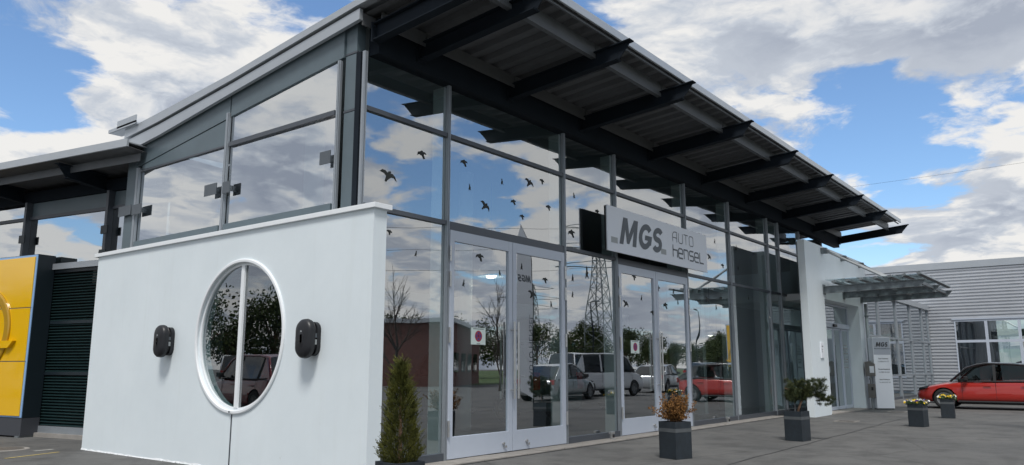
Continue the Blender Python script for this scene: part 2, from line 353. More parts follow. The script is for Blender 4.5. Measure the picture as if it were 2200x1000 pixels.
def strokes(mb, lines, org, right, up, sx_, sy_, wd, depth):
    r = Vector(right); u = Vector(up); n = r.cross(u); o = Vector(org)
    for L in lines:
        P = [o + r*(x*sx_) + u*(y*sy_) for x, y in L]
        D = [(P[i+1]-P[i]).normalized() for i in range(len(P)-1)]
        l = []; rr = []
        for i, p in enumerate(P):
            d0 = D[max(i-1, 0)]; d1 = D[min(i, len(D)-1)]
            a0 = n.cross(d0); a1 = n.cross(d1); a = (a0+a1).normalized(); k = 1/max(0.5, a.dot(a1))
            l.append(p + a*k*wd/2 + n*depth); rr.append(p - a*k*wd/2 + n*depth)
        for i in range(len(P)-1): mb.add([rr[i], rr[i+1], l[i+1], l[i]], [(0,1,2,3)])

def arc(cx, cy, rx, ry, a0, a1, n=18): return [(cx+rx*math.cos(R(a0+(a1-a0)*k/n)), cy+ry*math.sin(R(a0+(a1-a0)*k/n))) for k in range(n+1)]
def logo(name, m, parent, org, right, up_, h, depth=0.003, xs=1.0):
    k = h/0.53; r = Vector(right).normalized(); u = Vector(up_).normalized(); n = r.cross(u); o = Vector(org)+n*depth
    def pt(x, y): return o + r*((x+0.22*y)*k*xs) + u*(y*k)
    b = MB()
    L = [(0,0),(.03,.53),(.17,.53),(.28,.23),(.39,.53),(.53,.53),(.56,0),(.435,0),(.42,.30),(.32,.03),(.24,.03),(.14,.30),(.125,0)]
    P = [pt(*q) for q in L]; tris = [(0,1,11,12),(1,2,3,11),(3,10,11),(3,9,10)]
    b.add(P, [(0,12,11,1),(1,11,10,3,2) if False else (1,11,3,2),(11,10,9,3) if False else (3,11,10,9),(3,9,8),(3,8,5,4),(8,7,6,5)])
    def st(line, wd, dd=0.0):
        D = [Vector((line[i+1][0]-line[i][0], line[i+1][1]-line[i][1])).normalized() for i in range(len(line)-1)]; l = []; q = []
        for i, (x, y) in enumerate(line):
            d = (D[max(i-1,0)]+D[min(i,len(D)-1)]).normalized(); l.append(pt(x-d.y*wd/2, y+d.x*wd/2)); q.append(pt(x+d.y*wd/2, y-d.x*wd/2))
        for i in range(len(line)-1): b.add([q[i]+n*dd,q[i+1]+n*dd,l[i+1]+n*dd,l[i]+n*dd], [(0,1,2,3)])
    st(arc(.845,.265,.175,.205,38,345), .12); st([(.83,.245),(1.075,.245)], .10, 0.0008); st([(1.02,.195),(1.02,.11)], .10, 0.0008)
    st(arc(1.29,.368,.125,.10,25,270,14)[:-1] + arc(1.29,.163,.125,.105,90,-150,14), .118)
    return b.build(name, m, parent)
# ================================================================== GROUND
g = MB(); S_ = 500
g.add([(-S_,-S_,0),(S_,-S_,0),(S_,S_,0),(-S_,S_,0)], [(0,1,2,3)])
tag(g.build('ground', 'asphalt'), None, None, kind='structure')
g = MB().add([(-120,-300,0.006),(300,-300,0.006),(300,-30,0.006),(70,-30,0.006),(40,-34,0.006),(-120,-34,0.006)], [(0,1,2,3,4,5)])
tag(g.build('grass_verge', 'grass'), None, None, kind='structure')
# strip of pavers along the glass front
ps = MB().box((0.7,-0.42,-0.05),(15.2,0.06,0.008)).build('paver_strip', 'seam'); tag(ps, None, None, kind='structure')
pm = None; rnd = random.Random(3)
x = 0.72; k = 0
pmesh = []
for L in (0.5, 0.5):
    o = MB().box((0, 0, 0), (L-0.012, 0.45, 0.03)).build('paver', 'paver', bevel=0.004); pmesh.append(o)
first = list(pmesh)
i = 0
while x < 15.1:
    src = first[i % 2]
    o = src if i < 2 else src.copy()
    if i >= 2: COL.objects.link(o)
    o.parent = ps; o.location = (x, -0.405 + rnd.uniform(-0.006, 0.006), -0.008 + rnd.uniform(0, 0.006)); o.rotation_euler = (rnd.uniform(-0.004, 0.004), 0, rnd.uniform(-0.006, 0.006))
    x += 0.5; i += 1
def ground_strip(name, pts, wd, z, m):
    b = MB()
    for i in range(len(pts)-1):
        p = Vector((*pts[i], z)); q = Vector((*pts[i+1], z)); d = (q-p).normalized(); n = Vector((-d.y, d.x, 0))*wd/2
        b.add([p-n, q-n, q+n, p+n], [(0,1,2,3)])
    o = b.build(name, m); return tag(o, None, None, kind='structure')
rnd = random.Random(11)
sp = [(4.38+k*0.6, -3.24+0.012*k+rnd.uniform(-0.03,0.03)) for k in range(22)]
ground_strip('asphalt_seam', sp, 0.022, 0.004, 'seam')
ground_strip('worn_yellow_marking', [(-1.25,5.28),(-0.39,5.59)], 0.06, 0.004, 'paint_y')
ground_strip('worn_white_marking', [(-0.57,6.04),(-0.26,6.10)], 0.10, 0.004, 'paint_w')
for (cx, cy, lab) in ((14.33,-2.15,'iron gully grating in the asphalt before the white entrance wall'), (19.5,-2.22,'iron gully grating in the asphalt beside the white info totem')):
    t = thing('gully_grating', (cx, cy, 0), lab, 'grating', group=None)
    b = MB(); b.box((cx-0.25,cy-0.25,0.001),(cx+0.25,cy-0.21,0.012)).box((cx-0.25,cy+0.21,0.001),(cx+0.25,cy+0.25,0.012)).box((cx-0.25,cy-0.21,0.001),(cx-0.21,cy+0.21,0.012)).box((cx+0.21,cy-0.21,0.001),(cx+0.25,cy+0.21,0.012))
    b.build('grating_frame', 'paver', t)
    MB().box((cx-0.21,cy-0.21,0.0005),(cx+0.21,cy+0.21,0.003)).build('grating_well', 'blackm', t)
    for k in range(6): MB().box((cx-0.21,cy-0.2+k*0.07,0.003),(cx+0.21,cy-0.165+k*0.07,0.010)).build('grating_bar', 'iron', t)
t = thing('manhole_cover', (-0.75, 6.75, 0), 'round manhole cover set in the asphalt before the yellow totem', 'manhole cover')
MB().lathe([(0.001,0.006),(0.36,0.006),(0.37,0.0)], (-0.75,6.75,0), (0,0,1), 32).build('cover_ring', 'paver', t)
MB().lathe([(0.001,0.010),(0.29,0.010),(0.295,0.0)], (-0.75,6.75,0), (0,0,1), 32).build('cover_plate', 'iron', t)

# ================================================================== SHOWROOM
B = thing('showroom_building', (0.3, 0, 0), 'glass fronted showroom with white side wall and dark overhanging roof', 'building')
def roofz(y): return 5.984 - (0.0885*y if y < 0 else 0.1*y)
# --- white side wall with round hole
CY, CZ, RO = 1.566, 1.71, 0.975
def ringpts(r, x, n=64): return [(x, CY + r*math.cos(2*math.pi*k/n), CZ + r*math.sin(2*math.pi*k/n)) for k in range(n)]
def holed_wall(x, flip):
    n = 64; inner = ringpts(RO, x, n); y0, y1, z0, z1 = -0.99, 5.72, -0.02, 3.1
    outer = []
    for k in range(n):
        t = 2*math.pi*k/n; c, s = math.cos(t), math.sin(t)
        ks = []
        if c > 1e-9: ks.append((y1-CY)/c)
        if c < -1e-9: ks.append((y0-CY)/c)
        if s > 1e-9: ks.append((z1-CZ)/s)
        if s < -1e-9: ks.append((z0-CZ)/s)
        kk = min(ks); outer.append((x, CY+kk*c, CZ+kk*s))
    V = inner + outer; F = []
    for k in range(n):
        j = (k+1) % n; f = (k, k+n, j+n, j); F.append(f if flip else f[::-1])
    corners = [(x, y1, z1), (x, y0, z1), (x, y0, z0), (x, y1, z0)]
    for c in corners:                                   # fill the corner triangles
        ang = math.atan2(c[2]-CZ, c[1]-CY) % (2*math.pi); k = int(ang/(2*math.pi/n)) % n; j = (k+1) % n
        V.append(c); f = (k+n, len(V)-1, j+n); F.append(f if flip else f[::-1])
    return V, F
b = MB()
V, F = holed_wall(0.0, True); b.add(V, F)
V, F = holed_wall(0.20, False); b.add(V, F)
b.add([(0,-0.99,-0.02),(0.2,-0.99,-0.02),(0.2,-0.99,3.1),(0,-0.99,3.1)], [(0,1,2,3)])
b.add([(0,5.72,-0.02),(0.2,5.72,-0.02),(0.2,5.72,3.1),(0,5.72,3.1)], [(3,2,1,0)])
b.add([(0,-0.99,3.1),(0.2,-0.99,3.1),(0.2,5.72,3.1),(0,5.72,3.1)], [(0,1,2,3)])
A_, B_ = ringpts(RO, 0.0), ringpts(RO, 0.2)
b.add(A_ + B_, [(k, (k+1)%64, (k+1)%64+64, k+64) for k in range(64)])
bmw = b.build('white_side_wall', 'white', B)
MB().box((-0.035,-1.035,3.1),(0.245,2.35,3.16)).build('coping', 'coping', B, bevel=0.004)
MB().box((-0.035,2.353,3.1),(0.245,5.80,3.16)).build('coping', 'coping', B, bevel=0.004)
MB().box((0.25,0.04,2.9),(0.80,5.72,3.155)).build('wall_head', 'white', B); MB().box((0.60,5.722,2.9),(0.85,6.25,3.26)).build('wall_head', 'white', B)
MB().box((0.205,-0.02,0.0),(0.598,0.036,3.155)).build('wall_return', 'white', B)
# plaster splash at the foot
b = MB(); rnd = random.Random(5); pp = [(0.0, -0.99 + k*0.11, 0.012+rnd.random()*0.02) for k in range(62)]
for i in range(len(pp)-1): b.add([(-0.004-rnd.random()*0.02,pp[i][1],0.001),(-0.012,pp[i+1][1],0.001),(-0.0025,pp[i+1][1],pp[i+1][2]),(-0.0025,pp[i][1],pp[i][2])], [(0,3,2,1)])
b.build('plaster_foot', 'coping', B)
# wall joint below the window
MB().box((-0.003,1.585,0.02),(0.001,1.612,0.70)).build('wall_joint', 'transom', B)
# round window
rw = MB().lathe([(0.965,0.0),(1.012,0.0),(1.012,0.018),(1.0,0.026),(0.972,0.026),(0.965,0.018)], (0.0,CY,CZ), (-1,0,0), 96, close=True).build('round_window', 'coping', B, smooth=False)
MB().lathe([(0.93,0.0),(0.974,0.0),(0.974,0.035),(0.93,0.035)], (0.065,CY,CZ), (-1,0,0), 96, close=True).build('inner_ring', 'coping', rw)
MB().lathe([(0.0005,0.0),(0.935,0.0),(0.935,0.012),(0.0005,0.012)], (0.062,CY,CZ), (-1,0,0), 64, close=True).build('pane', 'glass_dark', rw)
MB().box((0.02,CY-0.035,CZ-0.93),(0.048,CY+0.035,CZ+0.93)).build('glazing_bar', 'coping', rw)
MB().box((-0.046,1.588,0.718),(-0.04,1.612,0.742)).build('drain_cap', 'ink', rw)

# --- side glazing above the wall (plane x = 0.62)
XS = 0.62
def side_pane(y0, y1, pts): 
    MB().prism(pts, (0.02,0,0)).build('side_pane', 'glass_side', B)
side_pane(0, 0, [(XS,0.452,3.434),(XS,3.017,3.434),(XS,3.017,4.664),(XS,0.452,4.664)])
side_pane(0, 0, [(XS,0.452,4.727),(XS,3.017,4.727),(XS,3.017,5.211),(XS,0.452,5.505)])
side_pane(0, 0, [(XS,3.122,3.434),(XS,5.751,3.434),(XS,5.751,4.737),(XS,3.122,4.737)])
for y0, y1, zt in ((0.376, 0.489, 5.421),(3.007, 3.138, 5.221),(5.735, 5.882, 4.769)):
    b = MB(); b.box((XS-0.05,y0+0.03,3.287),(XS-0.005,y1-0.02,zt)); b.box((XS-0.062,y0+0.045,3.287),(XS-0.052,y1-0.035,zt)); b.build('side_mullion', 'alu', B, bevel=0.004)
MB().box((XS-0.05,0.494,4.664),(XS-0.003,3.007,4.732)).build('side_transom', 'transom', B)
MB().box((XS-0.06,0.494,3.297),(XS-0.003,3.001,3.439)).build('side_sill', 'slate', B); MB().box((XS-0.06,3.143,3.297),(XS-0.003,5.73,3.439)).build('side_sill', 'slate', B)
MB().prism([(XS-0.03,0.368,5.458),(XS-0.03,3.017,5.153),(XS-0.03,3.017,5.631),(XS-0.03,0.368,5.988)], (0.06,0,0)).build('infill_panel', 'slate', B)
MB().prism([(XS-0.03,3.049,5.147),(XS-0.03,5.961,4.785),(XS-0.03,5.961,5.274),(XS-0.03,3.049,5.621)], (0.06,0,0)).build('infill_panel', 'slate', B)
MB().prism([(XS-0.02,3.143,4.711),(XS-0.02,5.719,4.727),(XS-0.02,5.719,4.806),(XS-0.02,3.143,5.121)], (0.04,0,0)).build('infill_panel', 'slate', B)
MB().box((XS-0.035,3.143,4.685),(XS-0.003,5.73,4.711)).build('side_transom', 'transom', B)
MB().box((XS-0.04,5.898,3.266),(XS+0.15,6.192,5.168)).build('corner_post', 'slate', B, bevel=0.004)
# corner column, clad in slate sheet with joints
for z0, z1 in ((3.26, 4.664),(4.695, 5.473),(5.505, 6.094)):
    MB().box((XS,0.137,z0),(XS+0.15,0.357,z1)).build('corner_column', 'slate', B, bevel=0.004)
MB().box((XS-0.006,0.126,4.667),(XS+0.156,0.363,4.692)).build('column_band', 'transom', B); MB().box((XS-0.006,0.126,5.477),(XS+0.156,0.363,5.502)).build('column_band', 'transom', B)
for y0, y1, z0, z1 in ((5.498, 5.814, 3.907, 4.086),(5.856, 6.297, 3.928, 4.107),(2.828, 3.017, 3.907, 4.086),(3.185, 3.522, 3.928, 4.107),(0.484, 0.704, 3.981, 4.159)):
    b = MB(); b.box((XS-0.10,y0,z0),(XS-0.088,y1,z1)); b.box((XS-0.088,(y0+y1)/2-0.02,z0+0.05),(XS-0.002,(y0+y1)/2+0.02,z1-0.05)); b.build('bracket_plate', 'plate', B)
# gable fascia strips
UP = [(-2.08,6.31),(0.050,6.144),(2.898,5.792),(5.116,5.595),(5.780,5.542),(6.211,5.520)]
GP = [(-2.08,6.225),(-0.002,6.055),(2.886,5.685),(5.090,5.440),(6.211,5.354)]
LO = [(-0.030,5.868),(2.867,5.497),(5.058,5.210),(5.615,5.155),(6.14,5.103)]
def interp(P, y):
    for (a, za), (b_, zb) in zip(P, P[1:]):
        if a <= y <= b_: return za + (zb-za)*(y-a)/(b_-a)
    return P[-1][1] if y > P[-1][0] else P[0][1]
ys = [-2.08,0.02,2.89,5.1,5.78,6.211]
b = MB()
for a, c in zip(ys, ys[1:]): b.prism([(0.47,a,interp(GP,a)),(0.47,c,interp(GP,c)),(0.47,c,interp(UP,c)),(0.47,a,interp(UP,a))], (0.12,0,0))
b.build('gable_fascia_upper', 'fascia', B)
ys = [-0.03,2.867,5.058,5.615,6.14]
b = MB()
for a, c in zip(ys, ys[1:]): b.prism([(0.5,a,interp(LO,a)),(0.5,c,interp(LO,c)),(0.5,c,interp(GP,c)-0.036),(0.5,a,interp(GP,a)-0.036)], (0.06,0,0))
b.build('gable_fascia_lower', 'fascia', B)
MB().box((0.562,-0.03,5.81),(0.90,-0.01,5.98)).build('fascia_return', 'deck', B)
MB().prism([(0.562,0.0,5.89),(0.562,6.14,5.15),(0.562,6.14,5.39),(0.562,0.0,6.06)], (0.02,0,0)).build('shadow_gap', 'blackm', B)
b = MB(); b.box((0.42,5.72,5.53),(0.66,6.72,5.556)); b.box((0.41,5.72,5.556),(0.43,6.40,5.695)); b.box((0.41,5.72,5.53),(0.43,6.72,5.59)); b.build('gutter_end', 'fascia', B)

# --- roof deck: trapezoidal sheet, ribs along y
b = MB(); xs = []; x = 0.60
while x < 22.6:
    xs += [(x,0.0),(x+0.12,0.0),(x+0.16,0.075),(x+0.29,0.075)]; x += 0.33
yy = [-2.05, 0.0, 6.1]
V = [(px, y, roofz(y)+0.004+dz) for y in yy for px, dz in xs]; n = len(xs)
F = [(r*n+i, (r+1)*n+i, (r+1)*n+i+1, r*n+i+1) for r in range(2) for i in range(n-1)]
b.add(V, F); b.build('roof_deck', 'deck', B)
b = MB(); b.add([(0.58,-2.07,roofz(-2.07)+0.11),(22.85,-2.07,roofz(-2.07)+0.11),(22.85,0,roofz(0)+0.11),(0.58,0,roofz(0)+0.11),(0.58,6.1,roofz(6.1)+0.11),(22.85,6.1,roofz(6.1)+0.11)], [(0,1,2,3),(3,2,5,4)])
b.build('roof_skin', 'fascia', B)
MB().box((0.59,-2.105,6.165),(22.9,-2.07,6.29)).build('front_fascia', 'fascia', B, bevel=0.006)
MB().box((0.59,-2.04,6.12),(22.85,-2.01,6.15)).build('deck_edge_angle', 'purlin', B)
# beams
BX = [0.74,1.6,3.68,5.83,8.5,11.2,13.95,16.88,19.65,22.7]
for x in BX:
    b = MB(); zt = lambda y: 5.845-0.0885*y; zb = lambda y: 5.60-0.0885*y
    b.prism([(x-0.006,-0.10,zb(-0.10)),(x-0.006,-0.10,zt(-0.1)),(x-0.006,-2.37,zt(-2.37)-0.004),(x-0.006,-2.14,zb(-2.14))], (0.012,0,0))
    b.prism([(x-0.07,-0.10,zt(-0.1)-0.014),(x-0.07,-0.10,zt(-0.1)),(x-0.07,-2.37,zt(-2.37)),(x-0.07,-2.36,zt(-2.36)-0.014)], (0.14,0,0))
    b.prism([(x-0.07,-0.10,zb(-0.1)-0.002),(x-0.07,-0.10,zb(-0.1)+0.014),(x-0.07,-2.15,zb(-2.15)+0.014),(x-0.07,-2.14,zb(-2.14)-0.002)], (0.14,0,0))
    b.box((x-0.09,-0.118,5.58),(x+0.09,-0.1,5.86))
    b.build('roof_beam', 'steel', B)
    b = MB()
    for (dx, dz) in ((-0.05,5.64),(0.05,5.64),(-0.05,5.80),(0.05,5.80)): b.lathe([(0.001,0.02),(0.014,0.02),(0.014,0)], (x+dx,-0.118,dz), (0,-1,0), 6)
    b.build('beam_bolts', 'steel', B)
for x0, x1 in zip(BX, BX[1:]):
    a, c = x0+0.008, min(x1-0.008, 22.68)
    b = MB(); z = roofz(-1.75); b.box((a,-1.75,z-0.225),(c,-1.738,z+0.002)); b.box((a,-1.74,z-0.223),(c,-1.67,z-0.213)); b.build('outer_purlin', 'purlin', B)
    z = roofz(-0.2); MB().box((a,-0.2,z-0.20),(c,-0.185,z+0.002)).build('inner_purlin', 'deck', B)
MB().box((0.80,-0.098,5.47),(22.7,0.10,5.975)).build('header_beam', 'steel', B)

# --- glass front (plane y = 0)
MX = [0.66,2.31,5.355,7.15,10.29,12.84,15.60,16.50,18.4]
ZT = 5.455
for i, x in enumerate(MX):
    b = MB(); b.box((x-0.058,-0.045,0.01),(x-0.004,-0.004,ZT)); b.box((x-0.054,-0.058,0.01),(x-0.038,-0.045,ZT)); b.box((x-0.024,-0.058,0.01),(x-0.008,-0.045,ZT))
    b.build('mullion', 'alu', B)
    if i: MB().box((x-0.055,0.05,0.01),(x-0.01,0.27,5.45)).build('mullion_fin', 'innerw', B)
segs = list(zip(MX, MX[1:]))
for i, (a, c) in enumerate(segs):
    x0, x1 = a-0.003, c-0.059
    for z in (4.655, 3.335):
        MB().box((x0,-0.042,z),(x1,-0.003,z+0.062)).build('transom', 'transom', B)
    MB().box((x0,0,4.70),(x1,0.02,5.46)).build('pane', 'glass', B)
    MB().box((x0,0,3.39),(x1,0.02,4.66)).build('pane', 'glass', B)
    if i not in (1, 3):
        MB().box((x0,0,0.12),(x1,0.02,3.34)).build('pane', 'glass', B)
        MB().box((x0,-0.05,0.015),(x1,0.03,0.125)).build('base_profile', 'transom', B)
MB().box((0.60,0.03,3.165),(0.66,0.12,5.46)).build('column_flashing', 'steel', B)
# double doors
def door_leaf(x0, x1, hinge_left, notice_x=None):
    z0, z1 = 0.035, 3.27; f = 0.13; b = MB()
    b.box((x0,-0.06,z0),(x0+f*0.75,0.0,z1)); b.box((x1-f*0.75,-0.06,z0),(x1,0.0,z1))
    b.box((x0+f*0.75,-0.0585,z1-0.16),(x1-f*0.75,-0.001,z1)); b.box((x0+f*0.75,-0.0585,z0),(x1-f*0.75,-0.001,z0+0.30))
    d = b.build('door', 'alu_light', B, bevel=0.004)
    MB().box((x0+f*0.6,-0.03,z0+0.28),(x1-f*0.6,-0.012,z1-0.14)).build('pane', 'glass', d)
    hx = x1-0.045 if hinge_left else x0+0.045
    b = MB(); b.tube([(hx,-0.135,0.82),(hx,-0.135,2.0)], 0.017, 10); b.tube([(hx,-0.06,0.95),(hx,-0.135,0.95)], 0.011, 8); b.tube([(hx,-0.06,1.87),(hx,-0.135,1.87)], 0.011, 8)
    b.build('handle', 'steelb', d)
    b = MB(); hi = x1-0.16 if hinge_left else x0+0.16
    b.tube([(hi,0.05,0.82),(hi,0.05,2.0)], 0.016, 8); b.tube([(hi,-0.01,0.95),(hi,0.05,0.95)], 0.01, 8); b.tube([(hi,-0.01,1.87),(hi,0.05,1.87)], 0.01, 8); b.build('inner_handle', 'steelb', d)
    hz = x0-0.004 if hinge_left else x1+0.004
    for z in (0.45,1.75,2.55,2.92):
        b = MB()
        for q in range(3): b.tube([(hz,-0.075,z-0.11+q*0.075),(hz,-0.075,z-0.04+q*0.075)], 0.017, 8)
        b.build('hinge', 'steelb', d)
    lx = (x0+x1)/2 + (0.5 if hinge_left else -0.4)
    b = MB(); b.lathe([(0.001,0.03),(0.022,0.03),(0.022,0)], (lx,-0.0585,0.16), (0,-1,0), 12); b.box((lx+0.015,-0.10,0.10),(lx+0.05,-0.0588,0.135)); b.build('bolt_lock', 'steelb', d)
    if notice_x:
        zc_ = notice_x[1]; nx = notice_x[0]; nw = 0.165
        nn = MB().box((nx-nw,-0.040,zc_-0.125),(nx+nw,-0.036,zc_+0.125)).build('notice', 'notice', d)
    return d, (notice_x)
def notice_print(d, nx, zc_):
    r0 = 0.060
    o = MB().lathe([(0.001,0.0),(r0,0.0),(r0,0.001)], (nx,-0.0415,zc_), (0,-1,0), 28).build('notice_disc', 'nblue', d)
    b = MB(); b.lathe([(r0,0.0),(r0+0.022,0.0)], (nx,-0.0425,zc_), (0,-1,0), 28)
    for s in (-1, 1): b.obox((nx,-0.0432,zc_), (0.042,0,0.042*s), (-0.008*s,0,0.008), (0,0.0004,0))
    b.build('notice_ring', 'nred', d)
    b = MB(); b.box((nx-0.12,-0.0412,zc_+0.102),(nx+0.12,-0.0402,zc_+0.112)); b.box((nx-0.04,-0.0412,zc_-0.118),(nx+0.04,-0.0402,zc_-0.108)); b.build('notice_lettering', 'ink', d)
for (a, c), nts in (((2.31,5.295), ((2.99,1.753),None)), ((7.15,10.23), ((7.77,1.69),None))):
    mid = a + (c-a)*0.5
    d1, _ = door_leaf(a+0.012, mid-0.006, True, nts[0]); d2, _ = door_leaf(mid+0.006, c-0.012, False)
    notice_print(d1, *nts[0])
    MB().box((a,-0.05,3.272),(c,-0.002,3.333)).build('door_head', 'transom', B)
    MB().box((a,-0.03,0.0),(c,0.06,0.03)).build('threshold', 'transom', B)
# bird silhouettes on the panes
BS = [
 [(-.5,.30),(-.30,.42),(-.12,.36),(.02,.16),(.10,.28),(.20,.30),(.26,.22),(.20,.14),(.34,.10),(.46,-.10),(.50,-.42),(.38,-.18),(.20,-.14),(.04,-.22),(-.14,-.34),(-.20,-.42),(-.30,-.36),(-.22,-.22),(-.12,-.02),(-.22,.16)],
 [(-.5,-.05),(-.36,.30),(-.14,.36),(-.04,.30),(.02,.44),(.14,.42),(.14,.30),(.34,.26),(.5,.02),(.28,.08),(.18,.02),(.26,-.40),(.10,-.44),(.0,-.10),(-.14,-.02),(-.26,.10)],
 [(-.16,-.5),(-.10,-.1),(-.02,.10),(.0,.5),(.10,.34),(.12,.06),(.20,.0),(.26,-.06),(.18,-.10),(.14,-.20),(.30,-.5),(.12,-.34),(.02,-.22),(-.04,-.36)],
]
birds = [(1.12,3.85,.23,0),(1.76,4.28,.16,1),(1.68,2.85,.1,2),(1.17,3.08,.09,1),(2.67,4.35,.14,1),(3.59,4.24,.12,2),(4.33,4.36,.19,0),(3.17,3.77,.19,0),(4.89,4.02,.13,1),(4.13,3.74,.11,1),(3.02,2.94,.16,1),(2.65,2.52,.13,2),(4.07,2.91,.13,2),(4.73,2.74,.13,1),(4.36,2.48,.18,0),(5.7,4.38,.13,2),(5.61,3.66,.19,1),(6.09,3.01,.27,2),(5.62,2.87,.16,2),(5.61,2.57,.13,2),(7.81,3.07,.15,1),(8.1,2.68,.14,2),(7.45,2.52,.18,0),(8.83,2.93,.16,1),(9.55,2.92,.14,2),(9.16,2.58,.18,1),(11.6,3.91,.17,0),(12.39,3.77,.15,1),(11.97,4.34,.15,2),(13.33,4.34,.18,2),(13.4,3.83,.13,2),(11.38,2.86,.18,0),(11.88,2.72,.16,2),(3.9,3.95,.12,1),(2.8,4.0,.12,2),(4.7,4.45,.12,1),(3.5,2.75,.12,2),(4.9,2.35,.13,2),(6.5,4.2,.13,1),(6.4,2.45,.13,2),(8.55,2.4,.13,1),(9.75,2.7,.13,2),(11.0,4.1,.14,2),(12.2,2.95,.14,1),(14.0,3.1,.15,2)]
rnd = random.Random(2)
for (x, z, s, k) in birds:
    s *= 0.88; P = BS[k]; a = rnd.uniform(-0.25, 0.25); ca, sa = math.cos(a), math.sin(a); sx2 = s*(1.35 if k < 2 else 1.0)
    dy = -0.0336 if (2.42 < x < 5.16 and z < 3.1) or (7.26 < x < 10.1 and z < 3.1) else -0.004
    MB().prism([(x + (px*ca-pz*sa)*sx2, dy, z + (px*sa+pz*ca)*s) for px, pz in P], (0,-0.002,0)).build('bird_decal', 'bird', B)
# --- interior
MB().box((0.25,0.1,-0.02),(22,5.65,0.02)).build('inner_floor', 'floor', B); MB().box((2.7,5.65,-0.02),(22,14,0.02)).build('inner_floor', 'floor', B)
MB().box((2.7,13.8,0.02),(22,14,5.4)).build('inner_back_wall', 'inner', B)
MB().box((0.22,0.35,0.02),(0.245,5.7,0.5)).build('inner_skirting', 'inner', B)
MB().box((21.8,0.3,0.02),(22,13.8,5.7)).build('inner_end_wall', 'inner', B)
MB().box((2.5,6.35,0.02),(2.7,13.8,5.2)).build('inner_side_wall', 'inner', B); MB().box((0.85,6.2,0.02),(2.7,6.35,5.2)).build('inner_side_wall', 'inner', B)
b = MB(); b.add([(0.8,0.12,5.90),(21.8,0.12,5.90),(21.8,6.2,5.31),(0.8,6.2,5.31),(2.6,6.2,5.31),(2.6,13.8,4.48),(21.8,13.8,4.48)], [(0,3,4,2,1),(4,5,6,2)]); b.build('inner_ceiling', 'ceil', B)
for (x, y) in ((1.9,2.6),(6.6,3.4),(12.6,3.4),(18.2,3.4)):
    MB().tube([(x,y,0.02),(x,y,5.5)], 0.16, 20).build('inner_column', 'innerw', B, smooth=True)
MB().box((14.6,1.6,0.02),(14.8,2.6,5.2)).build('inner_partition', 'innerw', B)
MB().box((5.0,9.0,0.02),(11.5,9.2,2.6)).build('inner_partition', 'inner', B)
MB().box((0.9,7.5,2.9),(21.0,8.2,3.3)).build('gallery_edge', 'innerw', B)

# ================================================================== SIGN BOARD
SG = thing('sign_board', (8.53,-0.3,3.43), 'long white company sign board fixed above the second glass door', 'sign')
b = MB(); b.box((6.34,-0.31,3.425),(10.76,-0.285,4.285)); b.build('board', 'board', SG, bevel=0.003)
MB().box((6.35,-0.284,3.435),(10.75,-0.24,4.275)).build('board_back', 'boardback', SG)
b = MB()
for x in (7.1,10.2): b.box((x-0.03,-0.24,3.6),(x+0.03,-0.102,3.66)); b.box((x-0.03,-0.24,4.05),(x+0.03,-0.102,4.11))
b.build('bracket', 'transom', SG)
MB().box((6.47,-0.3125,3.59),(6.71,-0.3105,3.70)).build('print_square', 'sq', SG); MB().box((8.48,-0.3125,3.60),(8.71,-0.3105,3.71)).build('print_square', 'sq', SG)
logo('lettering', 'ink', SG, (6.77,-0.311,3.60), (1,0,0), (0,0,1), 0.53, xs=1.16)
AU = {'A': [[(0,0),(0,.72),(.12,.92),(.32,1),(.62,1),(.62,0)],[(0,.42),(.62,.42)]], 'U': [[(0,1),(0,.18),(.14,0),(.52,0),(.64,.14),(.64,1)]], 'T': [[(0,1),(.66,1)],[(.33,1),(.33,0)]],
      'O': [[(.12,0),(.52,0),(.64,.14),(.64,.86),(.52,1),(.12,1),(0,.86),(0,.14),(.12,0)]],
      'H': [[(0,0),(0,1.05)],[(.62,0),(.62,.62),(0,.62)]], 'e': [[(.62,.0),(.12,.0),(0,.12),(0,.72),(.12,.84),(.5,.84),(.62,.72),(.62,.42),(0,.42)]], 'n': [[(0,0),(0,.84),(.5,.84),(.62,.72),(.62,0)]],
      's': [[(.62,.86),(.1,.86),(0,.76),(0,.52),(.1,.43),(.52,.43),(.62,.34),(.62,.1),(.52,.0),(0,.0)]], 'L': [[(0,.95),(0,.0),(.62,.0)]]}
b = MB()
for ch, x in (('A',9.03),('U',9.31),('T',9.57),('O',9.84)): strokes(b, AU[ch], (x,-0.311,3.93), (1,0,0), (0,0,1), 0.31, 0.215, 0.019, 0.003)
for ch, x in (('H',9.03),('e',9.29),('n',9.56),('s',9.83),('e',10.09),('L',10.36)): strokes(b, AU[ch], (x,-0.311,3.605), (1,0,0), (0,0,1), 0.33, 0.245, 0.034, 0.003)
b.build('lettering', 'ink', SG)

